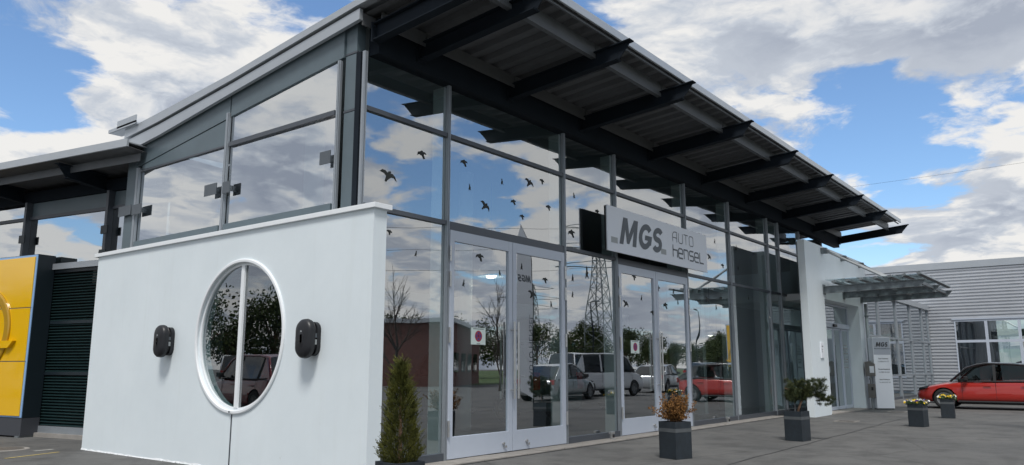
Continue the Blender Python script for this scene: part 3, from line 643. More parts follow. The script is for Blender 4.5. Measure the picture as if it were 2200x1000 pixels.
# ================================================================== WALL CHARGERS
def charger(y, z, lab):
    t = thing('wall_charger', (0,y,z), lab, 'charger', group='wall chargers beside the round window')
    def rr(w_, h, r, n=8):
        P = []
        for cx, cz, a0 in ((w_-r,h-r,0),(-w_+r,h-r,90),(-w_+r,-h+r,180),(w_-r,-h+r,270)):
            for k in range(n+1): a = R(a0+90*k/n); P.append((cx+r*math.cos(a), cz+r*math.sin(a)))
        return P
    def shell(sec, name, m):
        b = MB(); n = len(rr(1,1,.5)); V = []
        for (x, w_, h, r) in sec: V += [(x, y+p, z+q) for p, q in rr(w_, h, r)]
        F = [(i*n+k, i*n+(k+1)%n, (i+1)*n+(k+1)%n, (i+1)*n+k) for i in range(len(sec)-1) for k in range(n)]
        F += [tuple(range(n)), tuple(reversed(range((len(sec)-1)*n, len(sec)*n)))]
        b.add(V, F); return b.build(name, m, t, smooth=False, bevel=0.0)
    shell([(-0.001,.115,.20,.10),(-0.055,.115,.20,.10)], 'back_plate', 'black')
    shell([(-0.055,.10,.17,.09),(-0.10,.10,.17,.09)], 'cable_recess', 'blackm')
    o = shell([(-0.10,.135,.225,.13),(-0.125,.142,.232,.135),(-0.165,.138,.226,.13),(-0.185,.124,.208,.115),(-0.196,.098,.175,.092),(-0.201,.06,.12,.058),(-0.203,.02,.05,.019)], 'front_shell', 'black')
    for p in o.data.polygons: p.use_smooth = True
    MB().box((-0.2035,y-0.012,z+0.075),(-0.1985,y+0.012,z+0.091)).build('status_light', 'sq', t)
    MB().box((-0.09,y-0.1165,z-0.07),(-0.06,y-0.1155,z-0.01)).build('rating_label', 'sq', t)
    MB().box((-0.09,y-0.1165,z+0.01),(-0.06,y-0.1155,z+0.06)).build('rating_label', 'ink', t)
charger(3.25, 1.665, 'black wall charger left of the round window')
charger(-0.02, 1.63, 'black wall charger right of the round window')

# ================================================================== LEFT WING
WD = Vector((-0.19,0.982,0)).normalized(); WN = Vector((-WD.y, WD.x, 0))     # along the wall; outwards (towards -x)
W0 = Vector((0.84,7.6,0))
def wp(u, o, z): return W0 + WD*u + WN*o + Vector((0,0,z))
WB = thing('rear_wing_building', tuple(W0), 'rear wing with dark green louvres under ribbon glazing behind the white wall', 'building')
def wbox(name, u0, u1, o0, o1, z0, z1, m, parent=WB):
    c = wp((u0+u1)/2, (o0+o1)/2, (z0+z1)/2)
    return MB().obox(c, WD*(u1-u0)/2, WN*(o1-o0)/2, Vector((0,0,(z1-z0)/2))).build(name, m, parent)
wbox('wall_core', -1.8, 12, -0.6, -0.12, 0, 3.2, 'blackm')
wbox('base_kerb', -1.8, 12, -0.1, 0.10, 0, 0.075, 'paver'); wbox('base_profile', -1.8, 12, -0.1, 0.03, 0.076, 0.2, 'alu')
for (z0, z1) in ((0.21,1.15),(1.21,2.12),(2.18,3.12)):
    b = MB(); z = z0
    while z < z1-0.03:
        b.obox(wp(5.1,-0.03,z+0.02), WD*6.9, WN*0.03+Vector((0,0,-0.016)), WN*0.003+Vector((0,0,0.005))); z += 0.055
    b.build('louvre_panel', 'louvre', WB)
for z in (1.15, 2.12, 3.12): wbox('louvre_rail', -1.8, 12, -0.08, 0.005, z, z+0.06, 'hull')
for u in (-1.7,2.3,4.9,7.5): wbox('louvre_post', u-0.03, u+0.03, -0.08, 0.002, 0.21, 3.12, 'hull')
wbox('window_ledge', -1.8, 12, -0.15, 0.06, 3.185, 3.30, 'fascia')
for u0, u1 in ((-1.8,-0.26),(-0.18,2.28),(2.36,4.86),(4.94,7.5)):
    wbox('pane', u0, u1, -0.06, -0.04, 3.31, 4.27, 'glass_side'); wbox('top_pane' if u0 > 2 else 'top_panel', u0, u1, -0.06, -0.04, 4.335, 4.62, 'glass_side' if u0 > 2 else 'slate')
    wbox('transom', u0, u1, -0.07, 0.0, 4.272, 4.333, 'transom')
wbox('eaves_beam', -1.8, 12, -0.3, 0.0, 4.63, 4.86, 'steel')
for u in (-0.22, 2.32, 4.9):
    wbox('mullion', u-0.035, u+0.035, -0.04, 0.09, 3.30, 4.625, 'transom')
    for z in (3.34, 3.80): MB().obox(wp(u,0.10,z+0.06), WD*0.09, WN*0.012, Vector((0,0,0.08))).build('clamp_plate', 'hull', WB)
wbox('inner_back', -1.8, 12, -4.0, -3.9, 0.1, 4.7, 'inner'); wbox('inner_ceiling', -1.8, 12, -3.9, -0.3, 4.66, 4.70, 'inner')
# eaves roof
b = MB(); uu = [-1.95 + k*0.14 for k in range(76)]; V = []
for o_, z in ((1.02,5.03),(-3.5,4.72)):
    for k, u in enumerate(uu): V.append(wp(u, o_, z + (0.06 if k % 2 else 0.0)))
n = len(uu); b.add(V, [(i, i+1, n+i+1, n+i) for i in range(n-1)]); b.build('roof_deck', 'deck', WB)
wbox('roof_fascia', -1.97, 2.0, 1.02, 1.06, 5.02, 5.155, 'fascia'); wbox('roof_fascia', 2.004, 8.6, 1.02, 1.06, 5.02, 5.155, 'fascia')
wbox('roof_skin', -1.9, 8.6, -3.5, 1.02, 5.11, 5.13, 'fascia'); wbox('roof_purlin', -1.9, 8.6, 0.72, 0.735, 4.84, 4.98, 'purlin')
for u in (0.0, 2.6, 5.2):
    b = MB(); P = [(0.0,4.66),(0.0,4.95),(1.0,4.97),(0.80,4.74)]
    b.prism([wp(u-0.01, o_, z) for o_, z in P], WD*0.02)
    b.obox(wp(u,0.5,4.957), WD*0.07, WN*0.5+Vector((0,0,0.01)), Vector((0,0,0.007))); b.obox(wp(u,0.4,4.70), WD*0.07, WN*0.4+Vector((0,0,0.04)), Vector((0,0,0.007)))
    b.build('roof_beam', 'steel', WB)

# ================================================================== YELLOW TOTEM
def yellow_totem(org, along, outw, lab, wdt, H, far=False):
    al = Vector(along).normalized(); ou = Vector(outw).normalized(); O = Vector(org)
    t = thing('yellow_totem_sign', tuple(O), lab, 'sign')
    def ob(name, u0, u1, o0, o1, z0, z1, m, par=t, bevel=0.0): return MB().obox(O+al*(u0+u1)/2+ou*(o0+o1)/2+Vector((0,0,(z0+z1)/2)), al*(u1-u0)/2, ou*(o1-o0)/2, Vector((0,0,(z1-z0)/2))).build(name, m, par, bevel=bevel)
    ob('housing', 0, wdt, -0.34, 0, 0.36, H, 'hull'); ob('plinth', 0.0, wdt, -0.34, 0.004, 0.03, 0.355, 'plinth')
    ob('foot', 0.02, 0.14, -0.42, 0.02, 0.0, 0.03, 'galv'); ob('foot', 0.02, 0.10, -0.39, -0.345, 0.03, 0.09, 'galv')
    ob('edge_frame', 0.01, wdt-0.01, 0.0005, 0.012, 0.365, H-0.01, 'blue')
    z0 = 0.385; hs = (H-0.40)/3
    for k in range(3):
        p = ob('yellow_panel', 0.06, wdt-0.06, 0.012, 0.03, z0+k*hs+0.008, z0+(k+1)*hs-0.008 if k < 2 else H-0.05, 'yellow', bevel=0.004)
    for k in (1, 2): ob('panel_joint', 0.05, wdt-0.05, 0.012, 0.022, z0+k*hs-0.008, z0+k*hs+0.008, 'ink')
    # emblem: ring with a horizontal flash
    c = O + al*(wdt/2) + ou*0.03 + Vector((0,0,2.02)); RR = 0.80
    b = MB(); n = 64
    prof = [(RR,0.0),(RR,0.03),(RR-0.03,0.045),(RR-0.14,0.045),(RR-0.17,0.03),(RR-0.17,0.0)]
    b.lathe(prof, c, ou, n); o = b.build('emblem_ring', ['yellowd'], t)
    b = MB(); zz = Vector((0,0,1))
    P = [(-0.95,-0.02),(-0.05,-0.02),(0.25,-0.22),(1.02,-0.22),(0.86,-0.36),(0.05,-0.36),(-0.25,-0.16),(-0.80,-0.16)]
    b.prism([c + al*(-u) + zz*v + ou*0.0 for u, v in P], ou*0.07); b.build('emblem_flash', 'yellow', t)
    return t
TD = WD
yellow_totem(Vector((0.25,8.80,0)), TD, WN, 'yellow illuminated totem sign with raised emblem before the rear wing', 2.8, 3.46)

# ================================================================== ENTRANCE BLOCK
E_ = thing('entrance_block', (15.3,-1.09,0), 'white rendered entrance wall with sliding glass door and steel canopy', 'building')
YF = -1.09
b = MB(); b.box((15.42,YF,0),(16.95,YF+0.19,4.73)); b.box((20.62,YF,0),(21.75,YF+0.5,4.73)); b.box((16.95,YF+0.0,3.21),(20.62,YF+0.5,4.73)); b.build('white_wall', 'white', E_)
MB().box((21.4,YF+0.5,0),(21.75,6,4.6)).build('side_wall', 'white', E_)
MB().box((16.95,YF+0.5,3.215),(21.4,2.0,3.4)).build('lobby_ceiling', 'innerw', E_)
MB().box((16.76,YF+0.192,0),(16.95,YF+0.5,4.6)).build('lobby_wall', 'white', E_)
MB().box((16.95,2.0,0),(21.4,2.2,3.2)).build('lobby_back_wall', 'inner', E_)
MB().box((16.9,YF-0.04,0.0),(20.65,1.9,0.028)).build('lobby_floor', 'paver', E_)
DY = YF+0.36
b = MB(); b.box((16.96,DY,0.03),(17.02,DY+0.06,3.2)); b.box((20.55,DY,0.03),(20.61,DY+0.06,3.2)); b.box((17.02,DY-0.06,2.48),(20.55,DY+0.06,2.62)); b.box((17.02,DY,3.14),(20.55,DY+0.06,3.2)); b.build('door_frame', 'alu_light', E_)
for x0, x1, yo in ((17.03,18.2,0.0),(18.2,18.95,0.025),(18.98,19.75,0.025),(19.75,20.54,0.0)):
    b = MB(); b.box((x0,DY+yo,0.04),(x0+0.05,DY+yo+0.03,2.47)); b.box((x1-0.05,DY+yo,0.04),(x1,DY+yo+0.03,2.47)); b.box((x0+0.05,DY+yo+0.001,0.04),(x1-0.05,DY+yo+0.029,0.14)); b.box((x0+0.05,DY+yo+0.001,2.42),(x1-0.05,DY+yo+0.029,2.47))
    d = b.build('sliding_door', 'alu_light', E_)
    MB().box((x0+0.045,DY+yo+0.01,0.13),(x1-0.045,DY+yo+0.02,2.43)).build('pane', 'glass', d)
    if x0 > 19.7:
        b = MB()
        for k, wd_ in enumerate((0.30,0.42,0.36,0.44,0.0,0.40,0.34,0.0,0.38)):
            if wd_: b.box((x0+0.2,DY+yo+0.004,1.95-k*0.085),(x0+0.2+wd_,DY+yo+0.008,1.985-k*0.085))
        b.build('door_lettering', 'sq', d)
for x0, x1 in ((17.03,18.77),(18.79,20.54)): MB().box((x0,DY+0.02,2.63),(x1,DY+0.03,3.13)).build('fanlight_pane', 'glass', E_)
MB().box((18.65,DY-0.12,2.50),(18.95,DY-0.062,2.58)).build('door_sensor', 'black', E_, bevel=0.01)
b = MB().box((16.22,YF-0.03,1.54),(16.50,YF-0.002,1.97)); np_ = b.build('name_plate', 'totem', E_, bevel=0.004)
b = MB()
for k, (z, wd_) in enumerate(((1.85,0.12),(1.76,0.06),(1.70,0.05))): b.box((16.3,YF-0.0325,z),(16.3+wd_,YF-0.0305,z+0.025))
b.build('plate_lettering', 'ink', np_)
# canopy
bx = (16.95,18.95,21.0); YE = -3.72
for x in bx:
    b = MB(); z0, z1 = 3.37, 3.56
    b.prism([(x-0.006,YF-0.02,z0),(x-0.006,YF-0.02,z1),(x-0.006,YE,z1+0.04),(x-0.006,YE+0.14,z0+0.055)], (0.012,0,0))
    b.obox((x,(YF+YE)/2,z1+0.014), (0.06,0,0), (0,(YE-YF)/2,0.02), (0,0,0.007)); b.obox((x,(YF+YE)/2+0.05,z0+0.023), (0.06,0,0), (0,(YE-YF)/2+0.07,0.025), (0,0,0.007))
    b.box((x-0.11,YF-0.02,z0-0.04),(x+0.11,YF-0.002,z1+0.05)); b.build('canopy_beam', 'galv', E_)
    # tie rod
    b = MB(); a = Vector((x-0.0,YF-0.12,4.58)); q = Vector((x,-2.78,3.68)); b.tube([a, q], 0.035, 10); d = (q-a).normalized()
    for s in (0.0, 1.0):
        c = a.lerp(q, s); b.tube([c-d*0.10, c+d*0.10], 0.05, 10)
    b.build('tie_rod', 'tie', E_)
    b = MB(); b.box((x-0.07,YF-0.16,4.50),(x+0.07,YF-0.002,4.66)); b.box((x-0.05,-2.86,3.585),(x+0.05,-2.70,3.72)); b.build('tie_bracket', 'galv', E_)
for k in range(7):
    y = YF-0.35-k*0.36
    MB().obox((18.97,y,3.655+0.0135*k), (2.28,0,0), (0,0.05,-0.012), (0,0.012,0.03)).build('canopy_louvre', 'galv', E_)
for y in (YF-0.5,YF-1.5,YF-2.45):
    for x0, x1 in ((17.02,18.88),(19.02,20.93)): MB().box((x0,y-0.03,3.50),(x1,y+0.03,3.58)).build('cross_bar', 'galv', E_)
b = MB().box((16.75,YE+0.1,3.72),(21.25,YF-0.1,3.735)); b.build('canopy_glass', 'glass', E_)
# downpipe and letter box
dp = thing('rain_downpipe', (21.1,YF-0.1,0), 'grey metal downpipe on the white entrance wall under the canopy', 'downpipe')
b = MB(); b.tube([(21.1,YF-0.1,0.0),(21.1,YF-0.1,3.32)], 0.055, 12); b.build('pipe', 'tie', dp, smooth=True)
b = MB()
for z in (0.9,2.9): b.tube([(21.1,YF-0.1,z),(21.1,YF-0.1,z+0.05)], 0.068, 12)
b.build('pipe_clamp', 'galv', dp)
kb = thing('key_drop_box', (20.75,YF-0.2,0), 'grey key drop box with white label mounted before the downpipe', 'drop box')
MB().box((20.70,YF-0.22,0.0),(20.76,YF-0.16,1.5)).build('post', 'tie', kb)
b = MB(); b.prism([(20.56,YF-0.35,1.02),(20.56,YF-0.06,1.02),(20.56,YF-0.06,1.46),(20.56,YF-0.18,1.48),(20.56,YF-0.35,1.40)], (0.24,0,0)); b.build('box_body', 'boxm', kb, bevel=0.006)
MB().box((20.556,YF-0.33,1.12),(20.559,YF-0.20,1.33)).build('box_label', 'totem', kb)
b = MB(); b.box((20.60,YF-0.30,0.35),(20.84,YF-0.10,0.78)); b.build('lower_box', 'boxm', kb, bevel=0.006)
MB().box((20.596,YF-0.26,0.58),(20.599,YF-0.20,0.68)).build('lower_slot', 'blackm', kb)

# ================================================================== INFO TOTEM
IA = R(220); IN = Vector((math.cos(IA), math.sin(IA), 0)); IR = Vector((IN.y*-1, IN.x, 0)) * -1
IR = Vector((0,0,1)).cross(IN)              # to the viewer's right on the front face
IO = Vector((20.62,-1.42,0))                # front left foot
IT = thing('info_totem', tuple(IO), 'slim white info totem with grey logo field beside the entrance', 'sign')
IW, ID, IH = 0.56, 0.30, 2.22
MB().obox(IO+IR*IW/2-IN*ID/2+Vector((0,0,0.03+(IH-0.03)/2)), IR*IW/2, IN*ID/2, Vector((0,0,(IH-0.03)/2))).build('body', 'totem', IT, bevel=0.006)
MB().obox(IO+IR*IW/2-IN*ID/2+Vector((0,0,0.016)), IR*(IW/2-0.02), IN*(ID/2-0.02), Vector((0,0,0.015))).build('base_plate', 'blackm', IT)
MB().obox(IO+IR*(IW/2)+IN*0.002+Vector((0,0,1.945)), IR*(IW/2-0.012), IN*0.0015, Vector((0,0,0.262))).build('logo_field', 'totemgrey', IT)
up = (0,0,1)
logo('lettering', 'inkd', IT, IO+IR*0.09+IN*0.004+Vector((0,0,1.93)), IR, up, 0.145, xs=0.93)
b = MB(); c0 = IO+IN*0.0045
for u in (0.05,0.475): b.obox(c0+IR*(u+0.015)+Vector((0,0,1.945)), IR*0.015, IN*0.0005, Vector((0,0,0.015)))
b.build('print_square', 'sq', IT)
text_obj('lettering', 'MOTOR GRUPPE STICHT', 'ink', IT, IO+IR*0.04+IN*0.004+Vector((0,0,1.855)), IR, up, 0.038, bold=0.01, xs=0.92)
for z, a_, t_ in ((1.545,'Opel Assistance','Tel. 0800 67 35 277'),(1.215,'Citroën Assistance','Tel. 0800 100 6600'),(0.90,'Isuzu Assistance','Tel. 089 55 987 296')):
    text_obj('lettering', a_, 'inkd', IT, IO+IR*0.30+IN*0.002+Vector((0,0,z)), IR, up, 0.040, bold=0.012, align='CENTER', xs=0.85)
    text_obj('lettering', t_, 'ink', IT, IO+IR*0.30+IN*0.002+Vector((0,0,z-0.09)), IR, up, 0.036, align='CENTER', xs=0.85)

# ================================================================== WORKSHOP HALL + LINK
XH = 37.2
HL = thing('workshop_hall', (XH,-6,0), 'workshop hall clad in horizontally corrugated aluminium with strip windows', 'building')
def clad(y0, y1, z0, z1, name='cladding'):
    b = MB(); P = 0.155; prof = []; z = z0; k = 0
    while z < z1-1e-6:
        for dz, dx in ((0,0.03),(0.28,0.03),(0.45,-0.035),(0.88,-0.035)):
            zz = z+dz*P
            if zz < z1: prof.append((XH+dx, zz))
        z += P
    prof.append((XH+0.03, z1)); n = len(prof)
    V = [(x, y, z) for y in (y0, y1) for x, z in prof]
    b.add(V, [(i, n+i, n+i+1, i+1) for i in range(n-1)]); o = b.build(name, 'clad', HL); return o
clad(-9.4, 4, 3.55, 6.05); clad(-1.34, 4, 0.1, 3.55); clad(-9.4, -1.34, 0.1, 0.75)
MB().box((XH-0.08,-9.4,6.05),(XH+0.3,4,6.38)).build('roof_fascia', 'fascia', HL)
MB().box((XH+0.05,-9.4,0),(XH+14,-9.2,6)).build('end_wall', 'clad', HL)
MB().box((XH+0.1,-9.4,6.1),(XH+14,4,6.2)).build('roof_skin', 'fascia', HL)
MB().box((XH+14,-9,0),(XH+14.2,4,0.8)).build('hall_back_wall', 'inner', HL)
MB().box((XH+0.1,-9.4,0.0),(XH+14,4,0.02)).build('hall_floor', 'floor', HL)
ym = [-1.34-1.33*k for k in range(7)]
for k in range(6):
    y0, y1 = ym[k+1], ym[k]; c = 0.06
    f = MB(); f.box((XH-0.05,y0,0.75),(XH+0.05,y0+c,3.55)); f.box((XH-0.05,y1-c,0.75),(XH+0.05,y1-0.002,3.55)); f.box((XH-0.048,y0+c,2.46),(XH+0.048,y1-c,2.58)); f.box((XH-0.048,y0+c,3.46),(XH+0.048,y1-c,3.548)); f.box((XH-0.048,y0+c,0.752),(XH+0.048,y1-c,0.85))
    fw = f.build('window', 'alu_light', HL)
    MB().box((XH-0.01,y0+c,0.85),(XH+0.01,y1-c,2.46)).build('pane', 'glass_dark', fw); MB().box((XH-0.01,y0+c,2.58),(XH+0.01,y1-c,3.46)).build('pane', 'glass_dark', fw)
MB().box((XH-0.09,-9.4,3.555),(XH-0.04,-1.26,3.61)).build('window_head', 'alu_light', HL)
b = MB()
for k in range(14): b.tube([(XH+0.5+0.05*(k%2),-1.4-0.12*k,0.05),(XH+0.5+0.05*(k%2),-1.4-0.12*k,3.5)], 0.07, 6)
b.build('hall_curtain', 'curtain', HL)
for y in (-3.3,-4.6): MB().box((XH+9,y,2.4),(XH+9.03,y-0.45,3.4)).build('hall_banner', 'green', HL)
LN = thing('glazed_link', (30,-0.2,0), 'low glazed link building between white entrance and corrugated hall', 'building')
YL = -0.2
lx = [22.3,24.6,27.02,30.11,32.93,35.59,37.10]
MB().box((21.9,YL-0.12,4.05),(XH-0.1,YL+6,4.28)).build('link_roof', 'fascia', LN)
MB().box((21.9,YL+5.9,0),(XH-0.1,YL+6,4.05)).build('link_back_wall', 'inner', LN); MB().box((21.9,YL+0.1,0.0),(XH-0.1,YL+5.9,0.02)).build('link_floor', 'floor', LN)
for x0, x1 in zip(lx, lx[1:]):
    MB().box((x0-0.045,YL-0.06,0.0),(x0+0.045,YL+0.04,4.05)).build('link_mullion', 'alu', LN)
    for z in (2.43, 0.93): MB().box((x0+0.046,YL-0.04,z),(x1-0.046,YL+0.02,z+0.07)).build('link_transom', 'alu', LN)
    for z0, z1 in ((0.1,0.93),(1.0,2.43),(2.5,4.04)): MB().box((x0+0.04,YL,z0),(x1-0.04,YL+0.015,z1)).build('link_pane', 'glass', LN)
    MB().box((x0+0.046,YL-0.04,0.0),(x1-0.046,YL+0.03,0.1)).build('link_base', 'transom', LN)
MB().box((37.055,YL-0.06,0.0),(37.12,YL+0.04,4.05)).build('link_mullion', 'alu', LN)

# ================================================================== POTTED PLANTS
def planter_parts(t, s, h):
    q = s/2; w_ = 0.02
    def ring(z0, z1, o, name, m, bevel=0.003):
        b = MB(); b.box((-q-o,-q-o,z0),(q+o,-q+w_,z1)).box((-q-o,q-w_,z0),(q+o,q+o,z1)).box((-q-o,-q+w_,z0),(-q+w_,q-w_,z1)).box((q-w_,-q+w_,z0),(q+o,q-w_,z1)); return b.build(name, m, t, world=False, bevel=bevel)
    ring(0.0, h, 0, 'planter', 'planter'); ring(h*0.72, h*0.82, 0.002, 'planter_band', 'band', 0.0)
    MB().add([(-q+w_,-q+w_,h-0.03),(q-w_,-q+w_,h-0.03),(q-w_,q-w_,h-0.03),(-q+w_,q-w_,h-0.03)], [(0,1,2,3)]).build('soil', 'soil', t, world=False)
def potted(name, near, ang, s, h, label):
    a = R(ang); c = Vector((near[0], near[1], 0)) + Vector((math.cos(a), math.sin(a), 0))*s/2 + Vector((math.sin(a), -math.cos(a), 0))*s/2
    t = thing(name, tuple(c), label, 'potted plant', rz=a)
    planter_parts(t, s, h); return t
def leafquad(b, p, d, nrm, L, W, mi=0):
    d = d.normalized(); s = d.cross(nrm)
    if s.length < 1e-4: s = d.orthogonal()
    s.normalize(); b.add([p, p+d*L*0.45+s*W/2, p+d*L, p+d*L*0.45-s*W/2], [(0,1,2,3)], mi)
def rv(r): return Vector((r.gauss(0,1), r.gauss(0,1), r.gauss(0,1))).normalized()
# conifer
t = potted('potted_conifer', (-1.32,-2.813), 82, 0.30, 0.52, 'tall narrow green conifer in a dark square planter by the white wall end')
r = random.Random(21); b = MB()
lob = [(r.uniform(0,6.28), r.uniform(0.05,0.75), r.uniform(0.02,0.05)) for _ in range(26)]
for k in range(8500):
    h = r.random()**1.15*0.83; th = r.uniform(0, 6.283)
    R0 = 0.158*(1-0.42*(h/0.6)**1.5) if h < 0.6 else max(0.012, 0.092-0.10*(h-0.6)/0.06*0.35) if h < 0.66 else 0.062*math.sqrt(max(0.02, 1-((h-0.73)/0.11)**2))
    if h < 0.08: R0 *= 0.72+h*3.5
    bump = sum(a*math.exp(-((h-hz)/0.09)**2 - (((th-tt+3.14)%6.283-3.14)/0.5)**2) for tt, hz, a in lob)
    rr_ = (R0*0.92+bump*0.9)*math.sqrt(r.uniform(0.35,1.08))
    p = Vector((rr_*math.cos(th), rr_*math.sin(th), 0.50+h)); out = Vector((math.cos(th), math.sin(th), 0))
    d = out*0.55 + Vector((0,0,1))*r.uniform(0.4,1.1) + rv(r)*0.35
    leafquad(b, p - out*0.02, d, rv(r), r.uniform(0.018,0.036), r.uniform(0.006,0.011))
    if k % 12 == 0 and rr_ > R0*0.72:            # feathery sprays that break the outline
        ax = (out*r.uniform(0.35,0.8) + Vector((0,0,1)) + rv(r)*0.3).normalized(); sd2 = ax.cross(rv(r)).normalized(); Ls = r.uniform(0.05,0.10)
        for q in range(13):
            f = q/12; base = p - out*0.03 + ax*Ls*f + out*0.02*f*f; sg = 1 if q % 2 else -1
            leafquad(b, base, ax*0.9 + sd2*sg*(0.9-0.5*f), ax.cross(sd2), r.uniform(0.016,0.028)*(1.15-0.5*f), 0.0075)
b.build('foliage', 'thuja', t, world=False); MB().tube([(0,0,0.48),(0.01,0,0.9),(0,0.01,1.2)], [0.02,0.014,0.005], 8).build('trunk', 'bark', t, world=False)
# withered shrub
t = potted('potted_shrub', (4.522,-2.439), 73, 0.33, 0.52, 'withered brown shrub in a dark square planter before the second glass door')
r = random.Random(5); b = MB(); tw = MB()
for k in range(78):
    th = r.uniform(0,6.283); tilt = r.uniform(0.05,1.1); L = r.uniform(0.18,0.44)
    d = Vector((math.cos(th)*math.sin(tilt), math.sin(th)*math.sin(tilt), math.cos(tilt))); p0 = Vector((r.uniform(-.05,.05)+0.03, r.uniform(-.05,.05)-0.05, 0.49))
    p1 = p0 + d*L*0.55 + rv(r)*0.02; p2 = p1 + (d+rv(r)*0.5).normalized()*L*0.5
    tw.tube([p0,p1,p2], [0.005,0.0035,0.002], 5)
    for q in range(62):
        s = r.uniform(0.25,1.05); p = p0.lerp(p1, s*2) if s < 0.5 else p1.lerp(p2, (s-0.5)*2)
        p = p + rv(r)*0.03*r.random(); leafquad(b, p, rv(r)+d*0.6, rv(r), r.uniform(0.020,0.040), r.uniform(0.012,0.022))
b.build('withered_foliage', 'brown', t, world=False); tw.build('twigs', 'bark', t, world=False)
# pine
t = potted('potted_pine', (8.385,-2.984), 82, 0.33, 0.52, 'trained pine with leaning trunk in a dark square planter beside the entrance wall')
rzp = R(82)
def loc(right, dz, depth=0.0):      # world offsets (screen right / away) turned to the planter's frame
    v = Vector((0.612*right + 0.79*depth, -0.79*right + 0.612*depth, 0)); v.rotate(Matrix.Rotation(-rzp, 3, 'Z')); v.z = dz; return v
r = random.Random(9); tb = MB(); nb = MB()
tb.tube([loc(0.02,0.48), loc(0.07,0.62), loc(0.15,0.80), loc(0.20,0.94,0.02)], [0.026,0.022,0.019,0.012], 8)
tb.tube([loc(0.14,0.80), loc(0.32,0.82), loc(0.46,0.76), loc(0.62,0.70)], [0.013,0.011,0.009,0.005], 7)
tb.tube([loc(0.10,0.76), loc(0.0,0.85,0.03), loc(-0.12,0.90,0.02), loc(-0.2,0.93)], [0.013,0.011,0.008,0.005], 7)
tb.tube([loc(0.13,0.9), loc(0.2,0.98), loc(0.26,1.0)], [0.011,0.008,0.004], 7)
clumps = []
for k in range(120): clumps.append((loc(r.uniform(-0.17,0.50), r.uniform(0.80,1.08), r.uniform(-0.2,0.2)), 1.0))
clumps = [(p, s) for p, s in clumps if True]
for k in range(55): clumps.append((loc(r.uniform(-0.17,0.16), r.uniform(0.72,0.9), r.uniform(-0.15,0.15)), 1.0))
for k in range(20): clumps.append((loc(r.uniform(0.42,0.70), r.uniform(0.64,0.80), r.uniform(-0.08,0.08)), 0.8))
for p, s in clumps:
    ax = (Vector((p.x, p.y, (p.z-0.8)*1.0))*1.5 + Vector((0,0,0.35)) + rv(r)*0.5).normalized()
    for q in range(110):
        base = p - ax*r.uniform(0,0.07); leafquad(nb, base, ax*r.uniform(0.3,1.0)+rv(r)*0.8, rv(r), r.uniform(0.045,0.08)*s, 0.0048)
nb.build('needles', 'pine', t, world=False); tb.build('trunk', 'bark', t, world=False, smooth=True)
MB().tube([loc(-0.03,0.45,-0.02), loc(-0.03,0.80,-0.02)], 0.014, 8).build('support_stake', 'band', t, world=False)
# pansies
def pansies(near, ang, s, seed, label, cols):
    t = potted('potted_pansies', near, ang, s, 0.50, label); t['group'] = 'pansy planters before the entrance'
    r = random.Random(seed); lb = MB(); fb = {c: MB() for c in 'ywp'}
    for k in range(420):
        p = Vector((r.uniform(-.2,.2), r.uniform(-.2,.2), 0.47+r.uniform(0,.07))); leafquad(lb, p, rv(r)+Vector((0,0,.6)), rv(r), 0.05, 0.025)
    for k in range(60): p = Vector((r.uniform(-.15,.15), r.uniform(-.15,.15), 0.5)); leafquad(lb, p, rv(r)*0.4+Vector((0,0,1)), rv(r), r.uniform(0.10,0.17), 0.010)
    for k in range(64):
        p = Vector((r.uniform(-.22,.22), r.uniform(-.22,.22), 0)); p.z = 0.53 + 0.05*(1-(p.length/0.3)**2) + r.uniform(-.03,.02)
        side = p.y if abs(ang-82) < 5 else p.y      # yellow mostly at one side
        c = r.choices('ywp', cols[0] if side > 0.04 else cols[1])[0]
        n = (Vector((p.x*2, p.y*2, 0.5)) + rv(r)*0.4 + Vector((-0.3,0.2,0))).normalized(); a = n.orthogonal().normalized(); b2 = n.cross(a); R1 = r.uniform(0.02,0.03)
        ring = [p + (a*math.cos(q*math.pi/5)+b2*math.sin(q*math.pi/5))*R1*(1.0 if q % 2 == 0 else 0.72) + n*(0.006 if q % 2 else 0.0) for q in range(10)]
        fb[c].add([p - n*0.004]+ring, [(0,1+q,1+(q+1)%10) for q in range(10)])
    lb.build('leaves', 'leaf', t, world=False)
    for c, m, nm in (('y','fy','yellow_flowers'),('w','fw','white_flowers'),('p','fp','purple_flowers')):
        if fb[c].v: fb[c].build(nm, m, t, world=False)
pansies((13.406,-4.016), 82, 0.32, 31, 'dark planter of yellow, white and purple pansies, nearer of the two', ((6,2,1),(1,5,2)))
pansies((17.161,-4.056), 95, 0.31, 32, 'dark planter of yellow and white pansies right before the red car', ((5,2,0),(1,6,0)))
# door stops
for x, lab in ((6.6,'small steel door stop on the pavers between the two glass doors'), (11.9,'small steel door stop on the pavers right of the second glass door')):
    t = thing('door_stop', (x,-0.16,0.02), lab, 'door stop')
    b = MB(); b.box((x-0.05,-0.21,0.02),(x+0.05,-0.11,0.03)); b.box((x-0.04,-0.18,0.03),(x-0.01,-0.14,0.13)); b.box((x-0.06,-0.19,0.11),(x+0.06,-0.13,0.15)); b.build('bracket', 'steelb', t, bevel=0.004)
    MB().lathe([(0.001,0.03),(0.025,0.03),(0.025,0.0)], (x+0.03,-0.16,0.07), (0,-1,0), 12).build('rubber_buffer', 'rubber', t)

